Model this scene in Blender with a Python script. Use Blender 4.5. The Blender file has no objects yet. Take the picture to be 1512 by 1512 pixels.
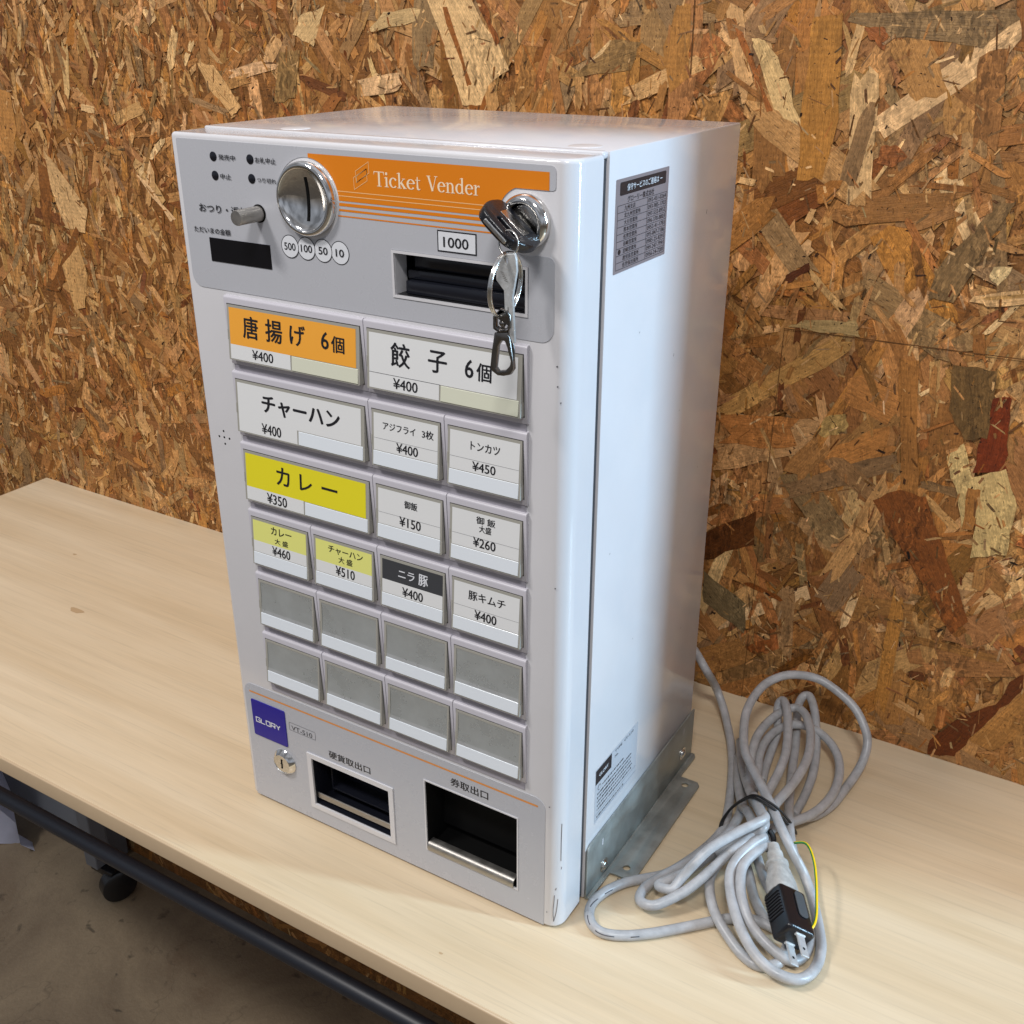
import bpy, bmesh, math, random
import numpy as np
from mathutils import Vector, Matrix

# ------------------------------------------------------------------ camera, world, light, exposure
SC = bpy.context.scene
COL = SC.collection
cam_d = bpy.data.cameras.new('camera')
cam = bpy.data.objects.new('camera', cam_d)
COL.objects.link(cam)
cam.location = (0.58092, -0.51723, 0.61765)
cam.rotation_euler = (1.135819, 0.001282, 0.548431)
cam_d.sensor_width = 36.0
cam_d.lens = 37.4925
cam_d.clip_start = 0.02
cam_d.clip_end = 60
SC.camera = cam

W = bpy.data.worlds.new('World')
SC.world = W
W.use_nodes = True
wn, wl = W.node_tree.nodes, W.node_tree.links
wn.clear()
w_out = wn.new('ShaderNodeOutputWorld')
w_bg = wn.new('ShaderNodeBackground')
w_tc = wn.new('ShaderNodeTexCoord')
w_sep = wn.new('ShaderNodeSeparateXYZ')
w_map = wn.new('ShaderNodeMapRange')
w_map.inputs[1].default_value = -1
w_map.inputs[2].default_value = 1
w_ramp = wn.new('ShaderNodeValToRGB')
e = w_ramp.color_ramp.elements
e[0].position = 0.0; e[0].color = (.20, .17, .14, 1)
e[1].position = 1.0; e[1].color = (.90, .94, 1.05, 1)
for p, c in ((.42, (.26, .23, .20, 1)), (.50, (.48, .52, .60, 1)), (.62, (.58, .62, .70, 1)), (.72, (.40, .40, .42, 1))):
    n = e.new(p); n.color = c
w_noise = wn.new('ShaderNodeTexNoise')
w_noise.inputs['Scale'].default_value = 3.2
w_noise.inputs['Detail'].default_value = 3
w_mul = wn.new('ShaderNodeMapRange')
w_mul.inputs[1].default_value = .35; w_mul.inputs[2].default_value = .65
w_mul.inputs[3].default_value = .55; w_mul.inputs[4].default_value = 1.45
w_mix = wn.new('ShaderNodeVectorMath'); w_mix.operation = 'SCALE'
wl.new(w_tc.outputs['Generated'], w_sep.inputs[0])
wl.new(w_sep.outputs[2], w_map.inputs[0])
wl.new(w_map.outputs[0], w_ramp.inputs[0])
wl.new(w_tc.outputs['Generated'], w_noise.inputs[0])
wl.new(w_noise.outputs[0], w_mul.inputs[0])
wl.new(w_ramp.outputs[0], w_mix.inputs[0])
wl.new(w_mul.outputs[0], w_mix.inputs[3])
wl.new(w_mix.outputs[0], w_bg.inputs[0])
w_bg.inputs[1].default_value = 0.46
wl.new(w_bg.outputs[0], w_out.inputs[0])


def area_light(name, loc, target, sx, sy, power, color):
    d = bpy.data.lights.new(name, 'AREA')
    d.shape = 'RECTANGLE'; d.size = sx; d.size_y = sy
    d.energy = power; d.color = color
    o = bpy.data.objects.new(name, d)
    COL.objects.link(o)
    o.location = loc
    o.rotation_euler = (Vector(target) - Vector(loc)).to_track_quat('-Z', 'Y').to_euler()
    return o


# two ceiling lamps of the workshop, and the bright doorway beyond the end of the wall on the right
area_light('ceiling_lamp', (-0.75, -1.35, 2.45), (0.1, 0.1, 0.2), .5, .22, 31, (1.0, .96, .93))
area_light('ceiling_lamp', (0.95, -1.45, 2.45), (0.2, 0.1, 0.2), .5, .22, 23, (1.0, .97, .95))
area_light('doorway_daylight', (3.3, 0.77, 1.15), (0.3, 0.14, 0.2), .12, 1.6, 106, (.50, .76, 1.0))

SC.view_settings.view_transform = 'Standard'
SC.view_settings.look = 'None'
SC.view_settings.exposure = 0.32
SC.view_settings.gamma = 1.0
SC.render.engine = 'CYCLES'
SC.cycles.use_denoising = True
SC.cycles.max_bounces = 8

random.seed(7)
RNG = np.random.default_rng(11)


# ------------------------------------------------------------------ materials
def srgb(r, g, b):
    f = lambda v: ((v / 255 + .055) / 1.055) ** 2.4 if v > 10 else v / 255 / 12.92
    return (f(r), f(g), f(b), 1)


def mat(name, color, rough=.5, metal=0.0, spec=.5, bump=0.0, bscale=200, coat=0.0, mottle=0.0, mscale=6, alpha=1.0, rvar=0.0):
    m = bpy.data.materials.new(name)
    m.use_nodes = True
    nt = m.node_tree
    b = nt.nodes['Principled BSDF']
    if len(color) == 3: color = (*color, 1)
    b.inputs['Base Color'].default_value = color
    b.inputs['Roughness'].default_value = rough
    b.inputs['Metallic'].default_value = metal
    b.inputs['Specular IOR Level'].default_value = spec
    b.inputs['Coat Weight'].default_value = coat
    b.inputs['Coat Roughness'].default_value = .06
    b.inputs['Alpha'].default_value = alpha
    tc = nt.nodes.new('ShaderNodeTexCoord')
    if bump > 0:
        n = nt.nodes.new('ShaderNodeTexNoise'); n.inputs['Scale'].default_value = bscale; n.inputs['Detail'].default_value = 3
        bp = nt.nodes.new('ShaderNodeBump'); bp.inputs['Strength'].default_value = bump; bp.inputs['Distance'].default_value = .001
        nt.links.new(tc.outputs['Object'], n.inputs[0]); nt.links.new(n.outputs[0], bp.inputs['Height'])
        nt.links.new(bp.outputs[0], b.inputs['Normal'])
    if mottle > 0 or rvar > 0:
        n2 = nt.nodes.new('ShaderNodeTexNoise'); n2.inputs['Scale'].default_value = mscale; n2.inputs['Detail'].default_value = 6
        n2.inputs['Roughness'].default_value = .65
        nt.links.new(tc.outputs['Object'], n2.inputs[0])
        if mottle > 0:
            mr = nt.nodes.new('ShaderNodeMapRange')
            mr.inputs[1].default_value = .3; mr.inputs[2].default_value = .7
            mr.inputs[3].default_value = 1 - mottle; mr.inputs[4].default_value = 1 + mottle
            vm = nt.nodes.new('ShaderNodeVectorMath'); vm.operation = 'SCALE'
            vm.inputs[0].default_value = color[:3]
            nt.links.new(n2.outputs[0], mr.inputs[0]); nt.links.new(mr.outputs[0], vm.inputs[3])
            nt.links.new(vm.outputs[0], b.inputs['Base Color'])
        if rvar > 0:
            mr = nt.nodes.new('ShaderNodeMapRange')
            mr.inputs[1].default_value = .3; mr.inputs[2].default_value = .7
            mr.inputs[3].default_value = max(.02, rough - rvar); mr.inputs[4].default_value = rough + rvar
            nt.links.new(n2.outputs[0], mr.inputs[0]); nt.links.new(mr.outputs[0], b.inputs['Roughness'])
    return m


M = {}
M['paint'] = mat('white_paint', (.64, .635, .655), .15, bump=.04, bscale=900, rvar=.05, mscale=12, mottle=.025, coat=.22)
M['panel'] = mat('grey_film', (.47, .48, .515), .27, bump=.05, bscale=60, rvar=.05, mscale=18)
M['orange'] = mat('orange_ink', srgb(222, 128, 22), .3)
M['stripe'] = mat('orange_stripe_ink', srgb(222, 145, 70), .3)
M['pale_orange'] = mat('pale_orange_ink', srgb(240, 190, 130), .35)
M['cream_ink'] = mat('cream_ink', srgb(245, 222, 190), .35)
M['ink'] = mat('black_ink', (.012, .012, .016), .4)
M['grey_ink'] = mat('grey_ink', (.045, .045, .055), .4)
M['white_ink'] = mat('white_ink', (.72, .74, .78), .35)
M['lamp_black'] = mat('lamp_black', (.008, .009, .014), .2)
M['black'] = mat('black_plastic', (.010, .010, .012), .35)
M['black_satin'] = mat('black_satin_plastic', (.007, .007, .009), .24, bump=.15, bscale=900)
M['black_gloss'] = mat('black_gloss', (.006, .006, .008), .08)
M['chrome'] = mat('chrome', (.72, .71, .69), .06, 1.0, rvar=.03, mscale=60)
M['chrome_worn'] = mat('worn_chrome', (.55, .53, .50), .20, 1.0, bump=.1, bscale=300, rvar=.10, mscale=90, mottle=.15)
M['steel'] = mat('brushed_steel', (.42, .40, .37), .46, 1.0, bump=.1, bscale=700, rvar=.08, mscale=120, mottle=.1)
M['nickel'] = mat('nickel', (.62, .62, .60), .22, 1.0, bump=.15, bscale=400, mottle=.12, mscale=200)
M['gunmetal'] = mat('gunmetal', (.20, .19, .18), .32, 1.0, rvar=.08, mscale=100)
M['zinc'] = mat('galvanised_zinc', (.34, .365, .35), .46, .65, rvar=.10, mscale=45, mottle=.22, bump=.08, bscale=300)
M['bezel'] = mat('lavender_grey_plastic', (.52, .505, .55), .34, bump=.03, bscale=900)
M['bezel_dark'] = mat('grey_plastic_strip', (.36, .345, .39), .4)  # bezel colour darkened for the shade in the recess between rows
M['cover'] = mat('clear_cover_edge', (.36, .35, .31), .16, spec=.6)
M['gap'] = mat('shadow_gap_plastic', (.035, .033, .03), .5)
M['strip'] = mat('white_diffuser', (.74, .79, .84), .22)
M['strip_old'] = mat('yellowed_diffuser', (.66, .67, .54), .25)
M['blank'] = mat('grey_backing', (.56, .585, .60), .30, .45, mottle=.10, mscale=40, rvar=.1)
M['card'] = mat('white_card', (.74, .75, .75), .32)
M['card_orange'] = mat('orange_card', srgb(240, 168, 62), .32)
M['card_yellow'] = mat('yellow_card', srgb(228, 216, 42), .32)
M['card_pale'] = mat('pale_yellow_card', srgb(226, 226, 130), .32)
M['card_dark'] = mat('charcoal_card', srgb(62, 64, 68), .32)
M['key'] = mat('key_nickel', (.55, .56, .56), .42, .45, bump=.25, bscale=500, mottle=.15, mscale=220)
M['wood_mark'] = mat('worktop_stain', srgb(186, 158, 122), .5)
M['blue'] = mat('blue_plate', srgb(24, 16, 140), .3)
M['gap_rubber'] = mat('dark_grey_gasket', (.028, .03, .036), .55)
M['sticker'] = mat('silver_sticker', (.30, .265, .28), .35, 0.35)
M['sticker_blue'] = mat('pale_silver_sticker', (.52, .55, .60), .35, .2)
M['cord'] = mat('grey_cord_sheath', (.40, .40, .405), .34, mottle=.20, mscale=80, bump=.05, bscale=250, rvar=.08)
M['collar'] = mat('grey_collar_rubber', (.38, .37, .35), .5, mottle=.28, mscale=120)
M['tie'] = mat('black_cord', (.008, .008, .009), .45, bump=.5, bscale=900)
M['wire_yellow'] = mat('yellow_insulation', srgb(235, 200, 15), .35)
M['wire_green'] = mat('green_insulation', srgb(35, 120, 45), .35)
M['plug_pad'] = mat('grey_plug_pad', (.06, .065, .07), .7, bump=.8, bscale=1500)
M['rail'] = mat('dark_blue_steel', (.005, .007, .013), .45, spec=.6)
M['leg'] = mat('grey_steel', (.16, .17, .19), .45)
M['edge'] = mat('maple_edge_band', srgb(196, 172, 140), .35, mottle=.03, mscale=30)
M['underside'] = mat('raw_board', (.30, .24, .17), .8)
M['grey_case'] = mat('grey_metal_case', (.15, .16, .18), .5)
M['bag'] = mat('white_plastic_film', (.55, .56, .66), .35, mottle=.1, mscale=14)
M['screw_cap'] = mat('white_cap', (.74, .73, .74), .25)
M['hole'] = mat('dark_hole', (.003, .003, .003), .7, spec=.12)
M['scuff'] = mat('dark_scratch', (.07, .07, .08), .5)


def wood_material():
    m = bpy.data.materials.new('maple_laminate'); m.use_nodes = True
    nt = m.node_tree; N = nt.nodes; L = nt.links; b = N['Principled BSDF']
    tc = N.new('ShaderNodeTexCoord')
    def noise(scale, vec_scale, detail=5, rough=.6):
        mp = N.new('ShaderNodeMapping'); mp.inputs['Scale'].default_value = vec_scale
        n = N.new('ShaderNodeTexNoise'); n.inputs['Scale'].default_value = scale
        n.inputs['Detail'].default_value = detail; n.inputs['Roughness'].default_value = rough
        L.new(tc.outputs['Object'], mp.inputs[0]); L.new(mp.outputs[0], n.inputs[0])
        return n
    broad = noise(9, (.22, 2.6, 1), 4)
    fine = noise(60, (.05, 2.2, 1), 6, .7)
    pore = noise(240, (.045, 1.6, 1), 3, .6)
    r1 = N.new('ShaderNodeValToRGB')
    r1.color_ramp.elements[0].position = .33; r1.color_ramp.elements[0].color = srgb(209, 187, 153)
    r1.color_ramp.elements[1].position = .68; r1.color_ramp.elements[1].color = srgb(223, 205, 175)
    L.new(broad.outputs[0], r1.inputs[0])
    mr = N.new('ShaderNodeMapRange'); mr.inputs[1].default_value = .3; mr.inputs[2].default_value = .7
    mr.inputs[3].default_value = .93; mr.inputs[4].default_value = 1.05
    L.new(fine.outputs[0], mr.inputs[0])
    v1 = N.new('ShaderNodeVectorMath'); v1.operation = 'SCALE'
    L.new(r1.outputs[0], v1.inputs[0]); L.new(mr.outputs[0], v1.inputs[3])
    mr2 = N.new('ShaderNodeMapRange'); mr2.inputs[1].default_value = .55; mr2.inputs[2].default_value = .68
    mr2.inputs[3].default_value = 1.0; mr2.inputs[4].default_value = .91
    L.new(pore.outputs[0], mr2.inputs[0])
    v2 = N.new('ShaderNodeVectorMath'); v2.operation = 'SCALE'
    L.new(v1.outputs[0], v2.inputs[0]); L.new(mr2.outputs[0], v2.inputs[3])
    L.new(v2.outputs[0], b.inputs['Base Color'])
    b.inputs['Roughness'].default_value = .36
    b.inputs['Specular IOR Level'].default_value = .45
    bp = N.new('ShaderNodeBump'); bp.inputs['Strength'].default_value = .08; bp.inputs['Distance'].default_value = .0006
    L.new(fine.outputs[0], bp.inputs['Height']); L.new(bp.outputs[0], b.inputs['Normal'])
    return m


def concrete_material():
    m = bpy.data.materials.new('stained_concrete'); m.use_nodes = True
    nt = m.node_tree; N = nt.nodes; L = nt.links; b = N['Principled BSDF']
    tc = N.new('ShaderNodeTexCoord')
    def noise(scale, detail=6, rough=.6, dist=0):
        n = N.new('ShaderNodeTexNoise'); n.inputs['Scale'].default_value = scale
        n.inputs['Detail'].default_value = detail; n.inputs['Roughness'].default_value = rough; n.inputs['Distortion'].default_value = dist
        L.new(tc.outputs['Object'], n.inputs[0]); return n
    big = noise(3.0, 6, .65, 1.2)
    r = N.new('ShaderNodeValToRGB'); el = r.color_ramp.elements
    el[0].position = .30; el[0].color = (.115, .076, .045, 1)
    el[1].position = .66; el[1].color = (.215, .165, .105, 1)
    k = el.new(.47); k.color = (.155, .116, .074, 1)
    L.new(big.outputs[0], r.inputs[0])
    spots = noise(30, 3, .5, .5)
    mr = N.new('ShaderNodeMapRange'); mr.inputs[1].default_value = .66; mr.inputs[2].default_value = .73
    mr.inputs[3].default_value = 1; mr.inputs[4].default_value = .42
    L.new(spots.outputs[0], mr.inputs[0])
    grain = noise(160, 4, .7)
    mr2 = N.new('ShaderNodeMapRange'); mr2.inputs[3].default_value = .82; mr2.inputs[4].default_value = 1.18
    L.new(grain.outputs[0], mr2.inputs[0])
    mm = N.new('ShaderNodeMath'); mm.operation = 'MULTIPLY'
    L.new(mr.outputs[0], mm.inputs[0]); L.new(mr2.outputs[0], mm.inputs[1])
    wob = noise(6, 4, .6)
    add = N.new('ShaderNodeVectorMath'); add.operation = 'ADD'
    L.new(tc.outputs['Object'], add.inputs[0]); L.new(wob.outputs['Color'], add.inputs[1])
    crk = N.new('ShaderNodeTexVoronoi'); crk.feature = 'DISTANCE_TO_EDGE'; crk.inputs['Scale'].default_value = 2.3
    L.new(add.outputs[0], crk.inputs['Vector'])
    mr3 = N.new('ShaderNodeMapRange'); mr3.inputs[1].default_value = .0; mr3.inputs[2].default_value = .014; mr3.inputs[3].default_value = .74; mr3.inputs[4].default_value = 1
    L.new(crk.outputs['Distance'], mr3.inputs[0])
    mm2 = N.new('ShaderNodeMath'); mm2.operation = 'MULTIPLY'
    L.new(mm.outputs[0], mm2.inputs[0]); L.new(mr3.outputs[0], mm2.inputs[1]); mm = mm2
    v = N.new('ShaderNodeVectorMath'); v.operation = 'SCALE'
    L.new(r.outputs[0], v.inputs[0]); L.new(mm.outputs[0], v.inputs[3])
    L.new(v.outputs[0], b.inputs['Base Color'])
    b.inputs['Roughness'].default_value = .62
    bp = N.new('ShaderNodeBump'); bp.inputs['Strength'].default_value = .35; bp.inputs['Distance'].default_value = .003
    L.new(grain.outputs[0], bp.inputs['Height']); L.new(bp.outputs[0], b.inputs['Normal'])
    return m


def strand_board_material():
    m = bpy.data.materials.new('strand_board'); m.use_nodes = True
    nt = m.node_tree; N = nt.nodes; L = nt.links; b = N['Principled BSDF']
    at = N.new('ShaderNodeAttribute'); at.attribute_name = 'flake_color'
    uv = N.new('ShaderNodeUVMap'); uv.uv_map = 'grain'
    tc = N.new('ShaderNodeTexCoord')
    def noise(src, scale, vec_scale, detail, rough=.6):
        mp = N.new('ShaderNodeMapping'); mp.inputs['Scale'].default_value = vec_scale
        n = N.new('ShaderNodeTexNoise'); n.inputs['Scale'].default_value = scale
        n.inputs['Detail'].default_value = detail; n.inputs['Roughness'].default_value = rough
        L.new(src, mp.inputs[0]); L.new(mp.outputs[0], n.inputs[0]); return n
    def rng(src, a, b_, c, d):
        r = N.new('ShaderNodeMapRange'); r.inputs[1].default_value = a; r.inputs[2].default_value = b_
        r.inputs[3].default_value = c; r.inputs[4].default_value = d
        L.new(src, r.inputs[0]); return r.outputs[0]
    def mul(a, b_):
        k = N.new('ShaderNodeMath'); k.operation = 'MULTIPLY'; L.new(a, k.inputs[0]); L.new(b_, k.inputs[1]); return k.outputs[0]
    grain = noise(uv.outputs[0], 900, (.06, 1, 1), 5, .75)
    coarse = noise(uv.outputs[0], 120, (.10, 1, 1), 3, .6)
    dash = noise(uv.outputs[0], 520, (.22, 1, 1), 2, .5)
    pits = noise(tc.outputs['Object'], 360, (1, 1, .8), 2, .5)
    blot = noise(tc.outputs['Object'], 40, (1, 1, 1), 4, .65)
    fine = noise(tc.outputs['Object'], 700, (1, 1, .55), 3, .7)
    # crumbled zones: tiny chips of random brightness where the strands are broken up
    warp = noise(tc.outputs['Object'], 90, (1, 1, 1), 2, .5)
    wv = N.new('ShaderNodeVectorMath'); wv.operation = 'SCALE'; wv.inputs[3].default_value = .012
    L.new(warp.outputs['Color'], wv.inputs[0])
    wa = N.new('ShaderNodeVectorMath'); wa.operation = 'ADD'
    L.new(tc.outputs['Object'], wa.inputs[0]); L.new(wv.outputs[0], wa.inputs[1])
    chips = []
    for sc, rot in ((230, .5), (310, -.9)):
        mp = N.new('ShaderNodeMapping'); mp.inputs['Scale'].default_value = (1.6, 1, .5); mp.inputs['Rotation'].default_value = (0, rot, 0)
        vo = N.new('ShaderNodeTexVoronoi'); vo.inputs['Scale'].default_value = sc; vo.inputs['Randomness'].default_value = 1
        L.new(wa.outputs[0], mp.inputs[0]); L.new(mp.outputs[0], vo.inputs['Vector'])
        sp = N.new('ShaderNodeSeparateColor'); L.new(vo.outputs['Color'], sp.inputs[0]); chips.append(sp.outputs[0])
    zone = noise(tc.outputs['Object'], 17, (1, 1, .7), 4, .6)
    zf = rng(zone.outputs[0], .46, .58, .12, 1.0)
    def faded(val, lo, hi):
        r = rng(val, 0, 1, lo, hi)
        k = N.new('ShaderNodeMix'); k.data_type = 'FLOAT'; k.inputs[2].default_value = 1.0
        L.new(zf, k.inputs[0]); L.new(r, k.inputs[3]); return k.outputs[0]
    lines = N.new('ShaderNodeTexWave'); lines.wave_type = 'BANDS'; lines.bands_direction = 'Z'
    lines.inputs['Scale'].default_value = 62; lines.inputs['Distortion'].default_value = 1.2; lines.inputs['Detail'].default_value = 2
    lines.inputs['Detail Scale'].default_value = 2
    L.new(tc.outputs['Object'], lines.inputs[0])
    f = mul(rng(grain.outputs[0], .3, .7, .66, 1.26), rng(coarse.outputs[0], .3, .7, .86, 1.13))
    f = mul(f, rng(dash.outputs[0], .60, .72, 1.0, .66))
    f = mul(f, rng(pits.outputs[0], .64, .72, 1.0, .42))
    f = mul(f, rng(fine.outputs[0], .3, .7, .80, 1.18))
    f = mul(f, faded(chips[0], .62, 1.42))
    f = mul(f, faded(chips[1], .72, 1.25))
    f = mul(f, rng(blot.outputs[0], .3, .7, .82, 1.14))
    f = mul(f, rng(lines.outputs['Fac'], 0, 1, .93, 1.04))
    v = N.new('ShaderNodeVectorMath'); v.operation = 'SCALE'
    L.new(at.outputs['Color'], v.inputs[0]); L.new(f, v.inputs[3])
    L.new(v.outputs[0], b.inputs['Base Color'])
    b.inputs['Roughness'].default_value = .5
    b.inputs['Specular IOR Level'].default_value = .3
    bp = N.new('ShaderNodeBump'); bp.inputs['Strength'].default_value = .6; bp.inputs['Distance'].default_value = .0007
    L.new(f, bp.inputs['Height']); L.new(bp.outputs[0], b.inputs['Normal'])
    return m


M['wood'] = wood_material()
M['concrete'] = concrete_material()
M['osb'] = strand_board_material()

# ------------------------------------------------------------------ measured layout (metres)
LABEL_TEXT = {'aji': [('アジフライ', 2, 0.16872, 0.19494, 0.37413, 0.3792), ('3枚', 2, 0.19998, 0.2091, 0.37405, 0.37982), ('¥400', 2, 0.1796, 0.19705, 0.36037, 0.36699)],
 'chahan': [('チャーハン', 3, 0.06228, 0.13274, 0.36597, 0.37904), ('¥400', 2, 0.06136, 0.07958, 0.35063, 0.3583)],
 'chahan_l': [('チャーハン', 2, 0.11252, 0.14411, 0.26952, 0.27515), ('大 盛', 2, 0.12184, 0.13464, 0.26354, 0.26855), ('¥510', 2, 0.11908, 0.13661, 0.25313, 0.26063)],
 'curry': [('カ', 2, 0.0693, 0.08204, 0.31269, 0.32665), ('レ', 2, 0.09126, 0.10279, 0.31332, 0.32546), ('ー', 2, 0.11147, 0.12574, 0.31846, 0.32047), ('¥350', 2, 0.05924, 0.07853, 0.29641, 0.30433)],
 'curry_l': [('カレー', 2, 0.05761, 0.07767, 0.26964, 0.27585), ('大 盛', 2, 0.06096, 0.07395, 0.26264, 0.26722), ('¥460', 2, 0.05802, 0.07585, 0.25288, 0.26029)],
 'gyoza': [('餃', 2, 0.17824, 0.19347, 0.41843, 0.43395), ('子', 2, 0.20699, 0.22121, 0.41952, 0.43334), ('6', 2, 0.23423, 0.2405, 0.42031, 0.43164), ('個', 2, 0.24245, 0.25334, 0.41942, 0.43068), ('¥400', 2, 0.18024, 0.19938, 0.40424, 0.41113)],
 'karaage': [('唐', 2, 0.05214, 0.06633, 0.41826, 0.43384), ('揚', 2, 0.0727, 0.088, 0.41875, 0.43433), ('げ', 2, 0.09438, 0.10815, 0.41966, 0.4337), ('6', 2, 0.1216, 0.1282, 0.42104, 0.43267), ('個', 2, 0.13004, 0.14124, 0.42001, 0.43106), ('¥400', 2, 0.05969, 0.079, 0.4044, 0.41119)],
 'kimchi': [('豚キムチ', 2, 0.23312, 0.26203, 0.26636, 0.27302), ('¥400', 2, 0.23823, 0.25565, 0.25298, 0.25997)],
 'nira': [('ニラ', 2, 0.17507, 0.18902, 0.2663, 0.27255), ('豚', 2, 0.19224, 0.20026, 0.26529, 0.27395), ('¥400', 2, 0.17846, 0.19613, 0.25292, 0.26009)],
 'rice': [('御飯', 2, 0.1831, 0.1939, 0.32084, 0.32642), ('¥150', 2, 0.17903, 0.19682, 0.30732, 0.3143)],
 'rice_l': [('御 飯', 2, 0.24019, 0.25469, 0.32373, 0.32899), ('大盛', 2, 0.24256, 0.25184, 0.31828, 0.32325), ('¥260', 2, 0.23811, 0.25542, 0.30754, 0.31424)],
 'tonkatsu': [('トンカツ', 2, 0.2371, 0.25866, 0.37395, 0.37959), ('¥450', 2, 0.23864, 0.25593, 0.36054, 0.36665)]}
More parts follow.
